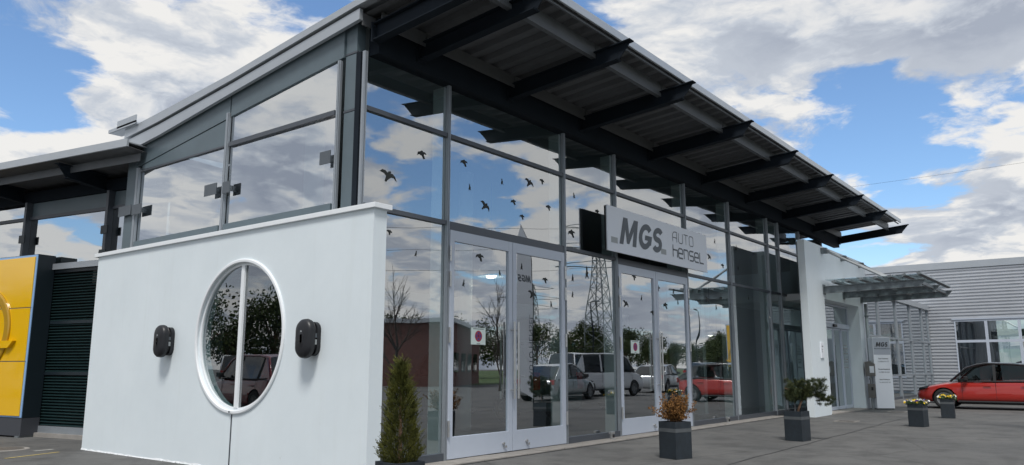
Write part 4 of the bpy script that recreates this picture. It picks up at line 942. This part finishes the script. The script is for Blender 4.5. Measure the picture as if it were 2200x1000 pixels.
# ================================================================== CARS
CARG = 'carglass'
def car(name, label, loc_, rz, paint, roofm, kind='hatch', group=None, lampm='lamp', cat='car'):
    t = thing(name, loc_, label, cat, rz=rz, group=group)
    if kind == 'hatch': L, Wd, H, wb, fo, hood, cow, ra, rr_, tailt, WR = 4.06, 1.74, 1.435, 2.54, 0.82, 0.90, 1.02, 1.78, 3.30, 3.97, 0.31
    elif kind == 'suv': L, Wd, H, wb, fo, hood, cow, ra, rr_, tailt, WR = 4.55, 1.85, 1.66, 2.68, 0.92, 1.05, 1.20, 1.95, 3.85, 4.42, 0.36
    else: L, Wd, H, wb, fo, hood, cow, ra, rr_, tailt, WR = 4.95, 1.92, 1.92, 3.20, 0.90, 1.12, 0.75, 1.55, 4.80, 4.92, 0.33
    w_ = Wd/2; zb = 0.19 if kind == 'hatch' else 0.24; belt = hood*0.985
    X = lambda s: L/2 - s
    st = [(0.0,.60,.56),(0.05,.76,.66),(0.20,.90,.74),(0.50,.965,.82),(cow*0.85,.99,.90),(cow+0.25,1,.955),(ra,1,.97),(L*.55,1,.985),(L*.70,1,1.0),(L*.84,.985,1.02),(L-.22,.95,1.02),(L-.05,.88,.95),(L,.80,.72)]
    if kind == 'van': st = [(0.0,.70,.60),(0.05,.84,.72),(0.20,.94,.80),(0.45,.98,.90),(0.7,.99,.98),(1.2,1,1.0)] + [(s,1,1.0) for s in (2.0,3.0,4.0)] + [(L-.3,.99,1.0),(L-.05,.97,1.0),(L,.93,.95)]
    V = []; 
    for s, wf, zf in st:
        hw = w_*wf; zt = hood*zf; zbot = zb + (0.10 if s < 0.03 or s > L-0.03 else 0.02 if s < 0.12 or s > L-0.12 else 0.0)
        half = [(hw*.80,zbot),(hw*.96,zbot+.07),(hw*1.0,zbot+.22),(hw*.985,(zt+zbot)/2+.06),(hw*.965,zt-.10),(hw*.93,zt-.03),(hw*.60,zt+.012),(0.0,zt+.03)]
        ring = [(X(s), y, z) for y, z in half] + [(X(s), -y, z) for y, z in half[-2::-1]]
        V += ring
    n = 15; F = []
    for i in range(len(st)-1):
        for k in range(n): F.append((i*n+k, (i+1)*n+k, (i+1)*n+(k+1)%n, i*n+(k+1)%n))
    F += [tuple(range(n)), tuple(reversed(range((len(st)-1)*n, len(st)*n)))]
    me = bpy.data.meshes.new('body'); me.from_pydata(V, [], F); me.materials.append(M[paint]); me.materials.append(M['blackm'])
    o = bpy.data.objects.new('body_tmp', me); COL.objects.link(o); sb = o.modifiers.new('s', 'SUBSURF'); sb.levels = 2; sb.render_levels = 2
    cu = MB(); axs = (fo, fo+wb)
    for s in axs:
        for sd_ in (-1, 1): cu.lathe([(0.001,0),(WR+0.045,0),(WR+0.045,0.36),(0.001,0.36)], (X(s), sd_*(w_+0.06), WR), (0,-sd_,0), 28)
    cm = bpy.data.meshes.new('cut'); cm.from_pydata(cu.v, [], cu.f); cm.materials.append(M['blackm']); bm = bmesh.new(); bm.from_mesh(cm); bmesh.ops.remove_doubles(bm, verts=bm.verts, dist=0.003); bmesh.ops.recalc_face_normals(bm, faces=bm.faces); bm.to_mesh(cm); bm.free()
    bm = bmesh.new(); bm.from_mesh(me); bmesh.ops.recalc_face_normals(bm, faces=bm.faces); bm.to_mesh(me); bm.free()
    co = bpy.data.objects.new('cut_tmp', cm); COL.objects.link(co)
    bo = o.modifiers.new('b', 'BOOLEAN'); bo.object = co; bo.operation = 'DIFFERENCE'; bo.solver = 'EXACT'
    try: bo.material_mode = 'TRANSFER'
    except Exception: pass
    dg = bpy.context.evaluated_depsgraph_get(); me2 = bpy.data.meshes.new_from_object(o.evaluated_get(dg))
    bpy.data.objects.remove(o); bpy.data.objects.remove(co)
    for p in me2.polygons: p.use_smooth = len(p.vertices) <= 4
    body = bpy.data.objects.new('body', me2); link(body, t); ORG[body] = Vector()
    # cabin
    zb2 = hood*0.97
    if kind == 'van': prof = [(cow,zb2,.0),(ra-.35,H*.90,.9),(ra,H*.985,1),(L*.5,H,1),(L*.8,H*.995,1),(rr_,H*.975,1),(tailt,zb2,1)]
    elif kind == 'suv': prof = [(cow,zb2,.0),(ra-.3,H*.92,.8),(ra,H*.975,1),(L*.52,H,1),(L*.72,H*.99,1),(rr_,H*.95,.97),(tailt,zb2,.9)]
    else: prof = [(cow,zb2,.0),(ra-.3,H*.905,.8),(ra,H*.97,1),(L*.50,H,1),(L*.66,H*.985,1),(rr_,H*.94,.95),(tailt,zb2+.02,.9)]
    top = 0.74 if kind != 'van' else 0.83
    V = []; wbse = w_*.93
    for i, (s, z, k) in enumerate(prof):
        yt = wbse + (w_*top - wbse)*min(1, (z-zb2)/(H*.93-zb2))
        V += [(X(s), wbse, zb2-.05), (X(s), yt, z-.03), (X(s), yt*.82, z), (X(s), 0, z+.02), (X(s), -yt*.82, z), (X(s), -yt, z-.03), (X(s), -wbse, zb2-.05)]
    gb = MB(); rb = MB(); n = 7
    for i in range(len(prof)-1):
        isroof = 2 <= i < len(prof)-2
        for k in range(n-1):
            f = [i*n+k, i*n+k+1, (i+1)*n+k+1, (i+1)*n+k]; tgt = rb if (isroof and 1 <= k <= 4) else gb
            tgt.add([V[q] for q in f], [(0,1,2,3)])
    co_ = gb.build('cabin_glass', CARG, t, world=False)
    rb.build('roof', roofm, t, world=False)
    for sd_ in (-1, 1):
        P = [Vector((X(s), sd_*(wbse + (w_*top-wbse)*min(1, (z-zb2)/(H*.93-zb2)))*1.0, z-.028)) for s, z, k in prof]
        MB().tube(P, 0.032, 8).build('roof_rail', roofm if kind != 'van' else paint, t, world=False, smooth=True)
        def sidep(s, f, off=0.006):
            zt = None
            for (a, za, _), (c, zc2, _) in zip(prof, prof[1:]):
                if a <= s <= c: zt = za + (zc2-za)*(s-a)/(c-a)
            zt = (zt or H)-.03; z = zb2-.05 + (zt-zb2+.05)*f
            y = wbse + (w_*top-wbse)*min(1, max(0, (zt+.03-zb2)/(H*.93-zb2)))*f
            return Vector((X(s), sd_*(y+off), z))
        pil = ((L*.55,.08),(L*.795,.10)) if kind != 'van' else ((1.95,.10),(3.2,.10),(L-.30,.5))
        for s, wd_ in pil:
            P = [sidep(s-wd_/2,0), sidep(s+wd_/2,0), sidep(s+wd_/2,1), sidep(s-wd_/2,1)]
            MB().prism(P, (0,sd_*0.008,0)).build('pillar', 'blackm' if kind != 'van' else paint, t, world=False)
        if kind != 'van':
            P = [sidep(L*.83,0), sidep(tailt-.02,0), sidep(rr_+.10,1), sidep(rr_-.18,1)]
            MB().prism(P, (0,sd_*0.008,0)).build('rear_pillar', roofm, t, world=False)
        # shut lines, sill, handle, mirror, lamps
        b = MB()
        for s in ((cow+.32, L*.55+.02, L*.80) if kind != 'van' else (1.05, 1.98, 3.2)):
            b.tube([(X(s),sd_*w_*.972,hood*.93),(X(s),sd_*w_*.99,hood*.65),(X(s),sd_*w_*.985,zb+.14)], 0.005, 5)
        b.build('door_gap', 'blackm', t, world=False)
        MB().tube([(X(fo+WR+.08),sd_*w_*.955,zb+.045),(X(fo+wb-WR-.08),sd_*w_*.955,zb+.045)], 0.035, 8).build('sill_trim', 'blackm', t, world=False)
        for s in ((L*.50, L*.745) if kind != 'van' else (1.8,)):
            MB().obox((X(s),sd_*(w_*.985+.012),hood*.80), (0.10,0,0), (0,0.014,0), (0,0,0.016)).build('door_handle', paint, t, world=False, bevel=0.005)
        mm = MB(); mm.obox((X(cow+.46),sd_*(w_+.10),hood+.05), (0.05,0,0), (0,0.10,0), (0,0,0.065)); mm.obox((X(cow+.45),sd_*(w_+.0),hood+.0), (0.03,0,0), (0,0.06,0), (0,0,0.02)); mm.build('wing_mirror', 'blackm', t, world=False, bevel=0.03)
        MB().prism([Vector((X(.07),sd_*w_*.58,hood*.66)),Vector((X(.13),sd_*w_*.80,hood*.72)),Vector((X(.42),sd_*w_*.935,hood*.80)),Vector((X(.36),sd_*w_*.945,hood*.70)),Vector((X(.05),sd_*w_*.72,hood*.60))], (0.012,sd_*0.022,0.004)).build('headlight', lampm, t, world=False)
        MB().obox((X(L-.03),sd_*w_*.80,hood*.86), (0.03,0,0), (0,0.10,0), (0,0,0.09 if kind != 'van' else 0.2)).build('tail_light', 'tail', t, world=False, bevel=0.02)
    if CARG == 'glass_car':
        for s, y in ((L*.47,.36),(L*.47,-.36),(L*.70,.36),(L*.70,0),(L*.70,-.36)):
            b = MB(); b.obox((X(s),y,hood*.80), (0.25,0,0), (0,0.23,0), (0,0,0.10)); b.obox((X(s+.27),y,hood*.80+.18), (0.06,0,0.02), (0,0.22,0), (-0.08,0,0.27)); b.obox((X(s+.36),y,hood*.80+.52), (0.04,0,0), (0,0.12,0), (0,0,0.07)); b.build('car_seat', 'blackm', t, world=False, bevel=0.04)
        MB().obox((X(cow+.42),0,hood*.95), (0.22,0,-0.02), (0,w_*.85,0), (0,0,0.09)).build('dashboard', 'blackm', t, world=False, bevel=0.03)
        MB().lathe([(0.17,0.0),(0.19,0.015),(0.17,0.03),(0.15,0.015)], (X(cow+.72),0.36,hood*.98), (-0.9,0,0.45), 20, close=True).build('steering_wheel', 'blackm', t, world=False)
    for sd_ in (-1, 1): MB().tube([(X(cow+.3),sd_*(wbse+.012),zb2-.018),(X(L*.5),sd_*(wbse+.018),zb2-.012),(X(tailt-.25),sd_*(wbse+.012),zb2-.008)], 0.022, 6).build('belt_trim', 'blackm', t, world=False)
    MB().obox((X(.012),0,hood*.40), (0.02,0,0), (0,w_*.50,0), (0,0,0.09)).build('grille', 'blackm', t, world=False, bevel=0.01)
    MB().obox((X(-.012),0,hood*.52), (0.004,0,0), (0,0.26,0), (0,0,0.055)).build('number_plate', 'totem', t, world=False)
    # wheels
    for s in axs:
        for sd_ in (-1, 1):
            c = (X(s), sd_*(w_-.205), WR); ax = (0,sd_,0); tw_ = 0.20
            wl = MB().lathe([(WR*.66,0.0),(WR*.92,0.0),(WR,.03),(WR,tw_-.03),(WR*.94,tw_),(WR*.68,tw_),(WR*.66,tw_-.02)], c, ax, 32, close=True).build('wheel', 'rubber', t, world=False, smooth=True)
            b = MB(); b.lathe([(WR*.67,tw_-.01),(WR*.60,tw_-.012),(WR*.60,tw_-.10),(0.001,tw_-.10)], c, ax, 28)
            cv = Vector(c) + Vector(ax)*(tw_-.035)
            for q in range(10):
                a = 2*math.pi*q/10 + 0.1*((q%2)*2-1); dv = Vector((math.cos(a),0,math.sin(a))); sv = Vector((-math.sin(a),0,math.cos(a)))
                b.obox(cv+dv*WR*.34, dv*WR*.30, sv*WR*.045, Vector((0,0.012,0)))
            b.lathe([(0.001,.03),(WR*.12,.03),(WR*.15,0.0)], cv, ax, 12); b.build('rim', 'rim', wl, world=False)
    return t
CARG = 'glass_car'
car('parked_car', 'red five door hatchback with black roof parked before the corrugated hall', (22.3+0.86,-2.2-2.03,0), R(90), 'red', 'blackp', 'hatch', lampm='lampd')
CARG = 'carglass'
car('parked_car', 'black car parked behind the red hatchback before the corrugated hall', (27.2,-3.9,0), R(93), 'blackp', 'blackp', 'hatch', lampm='lampd')
car('parked_van', 'white van parked across the yard, mirrored in the glass front', (25.2,-11.6,0), R(8), 'whitep', 'whitep', 'van', cat='van')
car('parked_car', 'silver hatchback parked at the white van nose, mirrored in the glass front', (20.6,-10.6,0), R(-8), 'silver', 'silver', 'hatch')
car('parked_car', 'silver hatchback parked farther off beyond the van, mirrored in the second glass door', (32.5,-12.2,0), R(-10), 'silver', 'silver', 'hatch')
car('parked_car', 'dark blue sport utility car across the yard, mirrored in the glass front', (57,-20,0), R(15), 'navy', 'navy', 'suv')
car('showroom_van', 'grey green van standing inside the showroom behind the first glass door', (9.6,5.3,0.02), R(84), 'teal', 'teal', 'van', cat='van')
car('showroom_car', 'dark car standing inside the showroom right of the second glass door', (15.5,7.0,0.02), R(70), 'navy', 'navy', 'hatch')
car('workshop_car', 'dark red car standing inside the corrugated hall behind its windows', (41.0,-4.2,0.02), R(80), 'maroon', 'maroon', 'suv')
car('parked_car', 'dark red car parked opposite the white side wall, mirrored in the round window', (-7.3,11.5,0), R(100), 'maroon', 'maroon', 'suv')

# ================================================================== THINGS SEEN AS REFLECTIONS / FAR OFF
car('parked_van', 'white van parked beyond the dark red car, mirrored in the round window', (-17.5,27,0), R(140), 'whitep', 'whitep', 'van', cat='van')
# pendant lamps inside
def pendant(x, y, z, k, lab):
    pl = thing('pendant_lamp', (x,y,z), lab, 'lamp')
    MB().lathe([(0.06*k,0.34*k),(0.16*k,0.32*k),(0.26*k,0.20*k),(0.30*k,0.02*k),(0.295*k,0.02*k),(0.25*k,0.19*k),(0.15*k,0.30*k),(0.06*k,0.33*k)], (x,y,z), (0,0,1), 24).build('lamp_shade', 'innerw', pl, smooth=True)
    MB().lathe([(0.001,0.0),(0.10*k,0.02*k),(0.12*k,0.10*k),(0.08*k,0.2*k),(0.001,0.22*k)], (x,y,z-0.02*k), (0,0,1), 16).build('lamp_bulb', 'lightstrip', pl, smooth=True)
    MB().tube([(x,y,z+0.34*k),(x,y,5.3)], 0.012, 6).build('lamp_cord', 'blackm', pl)
pendant(7.0,3.0,3.2,1.0,'lit dome shaped pendant lamp hanging inside behind the first glass door')
pendant(17.0,2.4,2.25,0.6,'small lit pendant lamp inside, lowest one right of the second glass door')
pendant(18.6,2.4,2.75,0.6,'small lit pendant lamp inside, farthest right behind the glass front')
# chairs inside
def chair(x, y, rz, lab):
    t = thing('visitor_chair', (x,y,0.02), lab, 'chair', rz=rz, group='chairs inside the showroom')
    MB().box((-.22,-.22,.43),(.22,.22,.47)).build('seat', 'black', t, world=False, bevel=0.01)
    MB().box((-.22,.20,.55),(.22,.24,.86)).build('backrest', 'black', t, world=False, bevel=0.01)
    for a, c in ((-.2,-.2),(.2,-.2),(-.2,.2),(.2,.2)): MB().tube([(a*1.1,c*1.15,0.0),(a,c,.45 if c < 0 else .6)], 0.013, 8).build('leg', 'steelb', t, world=False)
chair(10.9,0.8,R(30),'black chair with steel legs behind the glass, left one of the pair'); chair(11.7,0.95,R(-20),'black chair with steel legs behind the glass, right one of the pair')
# beach flag outside the frame
fl = thing('beach_flag', (13.7,-6.9,0), 'white feather flag on a pole, mirrored in the first glass door', 'flag')
fx, fy = 13.7, -6.9
MB().tube([(fx,fy,0),(fx,fy,4.6),(fx-0.15,fy,5.3),(fx-0.5,fy,5.7)], [0.02,0.016,0.012,0.006], 8).build('pole', 'blackm', fl)
pts = [(fx,0.35),(fx+0.0,4.6),(fx-0.15,5.3),(fx-0.5,5.68),(fx-0.72,5.1),(fx-0.8,3.0),(fx-0.55,0.6)]
MB().prism([(x,fy,z) for x, z in pts], (0,0.004,0)).build('cloth', 'flag', fl)
logo('lettering', 'ink', fl, (fx-0.08,fy+0.005,3.9), (-1,0,0), (0,0,1), 0.24, xs=0.95)
text_obj('lettering', 'AUTO HENSEL', 'ink', fl, (fx-0.2,fy+0.005,1.0), (0,0,1), (1,0,0), 0.22, xs=0.9)
# trees
def leafy(seed, H, Wd, nleaf, m='tree', leaf=0.45):
    r = random.Random(seed); lb = MB(); tb = MB()
    tb.tube([(0,0,-0.1),(0.1,0,H*.3),(0.0,0.1,H*.7)], [H*.03,H*.022,H*.008], 7)
    cl = []
    for k in range(14):
        th = r.uniform(0,6.283); rad = Wd*.5*math.sqrt(r.random())*.75; z = H*r.uniform(.28,.92); rad *= max(.25, 1-abs(z/H-.5)*1.2)
        c = Vector((rad*math.cos(th), rad*math.sin(th), z)); cl.append((c, Wd*r.uniform(.14,.26))); tb.tube([(0,0.05,H*r.uniform(.2,.5)), c*0.6+Vector((0,0,z*.4)), c], [H*.012,H*.007,H*.002], 5)
    for k in range(nleaf):
        c, q = r.choice(cl); d = rv(r); p = c + d*q*(r.random()**.4); p.z = max(p.z, H*.10)
        leafquad(lb, p, rv(r), rv(r), leaf*r.uniform(.6,1.3), leaf*.55)
    return lb, tb
protos = []
TG = 'trees along the far verge'; TL = 'leafy tree in the row along the far verge, mirrored in the glass'
for sd_ in (1,2,3):
    t = thing('verge_tree', (0,0,0), TL, 'tree', group=TG); lb, tb = leafy(sd_, 7.0, 6.5, 3200, leaf=0.30); lb.build('crown', 'tree', t, world=False); tb.build('trunk', 'bark', t, world=False); protos.append(t)
r = random.Random(77); spots = []
for k in range(54): spots.append((40+k*3.8+r.uniform(-2,2), -66+r.uniform(-8,8) - 0.1*k))
for k in range(13): spots.append((-44+k*2.9+r.uniform(-1.5,1.5), 27+k*1.5+r.uniform(-3,3)))
for i, (x, y) in enumerate(spots):
    o = protos[i] if i < 3 else copy_tree(protos[i % 3])
    o.location = (x, y, 0); o.rotation_euler = (0,0,r.uniform(0,6.28)); s = r.uniform(.8,1.3) if y < 0 else r.uniform(.72,.92); o.scale = (s, s, s)
def bare(seed, H):
    r = random.Random(seed); b = MB()
    def br(p, d, L, rad, lev):
        q = p + d*L; b.tube([p, (p+q)/2+rv(r)*L*.04, q], [rad, rad*.8, rad*.6], 5 if lev < 2 else 3, cap=False)
        if lev >= 4: return
        for k in range(4 if lev < 2 else 3):
            s = r.uniform(.35,1.0); nd = (d + rv(r)*.75 + Vector((0,0,.15))).normalized(); br(p.lerp(q, s), nd, L*r.uniform(.5,.72), rad*.5, lev+1)
        br(q, (d+rv(r)*.2).normalized(), L*.7, rad*.6, lev+1)
    br(Vector((0,0,-.1)), Vector((0,0,1)), H*.36, H*.016, 0); return b
for (x, y, H, sd_, lab) in ((29.2,-20.5,6.6,4,'bare tree across the yard, mirrored in the first glass door'), (25.3,-24.8,7.2,5,'bare tree across the yard, mirrored beside the white wall end')):
    t = thing('bare_tree', (x,y,0), lab, 'tree'); bare(sd_, H).build('branches', 'twig', t, world=False)
# lattice masts
def mast(x, y, H, wd_, lab):
    t = thing('power_mast', (x,y,0), lab, 'power mast'); b = MB(); n = 11
    for k in range(n):
        z0, z1 = H*k/n, H*(k+1)/n; w0, w1 = wd_*(1-.86*k/n), wd_*(1-.86*(k+1)/n)
        c0 = [(x+a*w0,y+c*w0,z0) for a, c in ((-1,-1),(1,-1),(1,1),(-1,1))]; c1 = [(x+a*w1,y+c*w1,z1) for a, c in ((-1,-1),(1,-1),(1,1),(-1,1))]
        for i in range(4):
            j = (i+1)%4; b.bar(c0[i], c1[i], .16, .16); b.bar(c0[i], c1[j], .08, .08); b.bar(c0[j], c1[i], .08, .08); b.bar(c1[i], c1[j], .07, .07)
    b.build('lattice', 'galv', t); b = MB()
    for z, L in ((H*.68,7.5),(H*.80,9.0),(H*.93,6)):
        for s in (-1,1):
            b.bar((x,y-.5,z),(x+s*L*.6,y+s*L*.8,z+.4),.14,.14); b.bar((x,y+.5,z+1.3),(x+s*L*.6,y+s*L*.8,z+.4),.1,.1)
    b.build('cross_arm', 'galv', t)
mast(105,-60,26,2.2,'big steel lattice power mast far off, mirrored between the glass doors'); mast(165,-118,24,2.2,'small steel lattice power mast far off, mirrored in the first glass door')
def cable(name, p, q, sag, r_, lab, grp=None):
    P = []; p = Vector(p); q = Vector(q)
    for k in range(25): s = k/24; P.append(p.lerp(q, s) - Vector((0,0,sag*4*s*(1-s))))
    tag(MB().tube(P, r_, 5).build(name, 'steel'), lab, 'cable', grp)
cable('power_line', (100,50,25.0), (118,-22,29.4), 0.6, 0.014, 'thin power line in the sky above the corrugated hall')
for k, z in enumerate((17.7,20.9,24.2)): cable('power_line', (105,-60,z), (-90,-150,z), 5, 0.025, 'thin power line crossing the sky, mirrored in the glass front', 'power lines from the big mast')
# brick hall, lamp posts
bh = thing('brick_hall', (38,-38,0), 'low brick hall across the yard, mirrored beside the white wall end', 'building')
b = MB(); b.obox((38,-38,2.2), Vector((7,-4.5,0)), Vector((3,4.6,0)), Vector((0,0,2.2))); b.build('wall', 'brick', bh)
b = MB(); b.obox((38,-38,4.55), Vector((7.2,-4.7,0)), Vector((3.2,4.8,0)), Vector((0,0,.15))); b.build('roof', 'fascia', bh)
for k in range(4):
    c = Vector((38,-38,1.7)) + Vector((-7+3.2*(k+.6),4.5-2.06*(k+.6),0)) + Vector((3.02,4.63,0)); MB().obox(c, Vector((.9,-.58,0)), Vector((.02,.03,0)), Vector((0,0,.7))).build('window', 'carglass', bh)
def lamppost(x, y, H, rz, lab):
    t = thing('street_lamp', (x,y,0), lab, 'street lamp', rz=rz)
    MB().tube([(0,0,0),(0,0,H*.6),(0,0,H)], [.07,.05,.04], 8).build('post', 'steel', t, world=False)
    MB().tube([(0,0,H),(.5,0,H+.1)], .03, 6).build('arm', 'steel', t, world=False)
    b = MB(); b.obox((.75,0,H+.12), (.32,0,.03), (0,.12,0), (0,0,.05)); b.build('lamp_head', 'galv', t, world=False, bevel=0.02)
lamppost(48,-26,6.5,R(0),'street lamp across the yard, mirrored in the glass left of the second door'); lamppost(64,-24,6.5,R(180),'street lamp across the yard, mirrored right of the second door'); lamppost(-11,11.5,5.6,R(60),'street lamp opposite the rear wing, mirrored in its glazing')
yellow_totem(Vector((49.7,-15.4,0)), Vector((0.35,0.94,0)), Vector((-0.94,0.35,0)), 'second yellow totem sign across the yard, mirrored right of the second door', 1.8, 4.4)

# foliage and blossom too fine to pick apart
for o in bpy.data.objects:
    if o.type == 'MESH' and o.parent and o.name.split('.')[0] in ('foliage','withered_foliage','needles','leaves','yellow_flowers','white_flowers','purple_flowers','crown','twigs','branches'): o['kind'] = 'stuff'
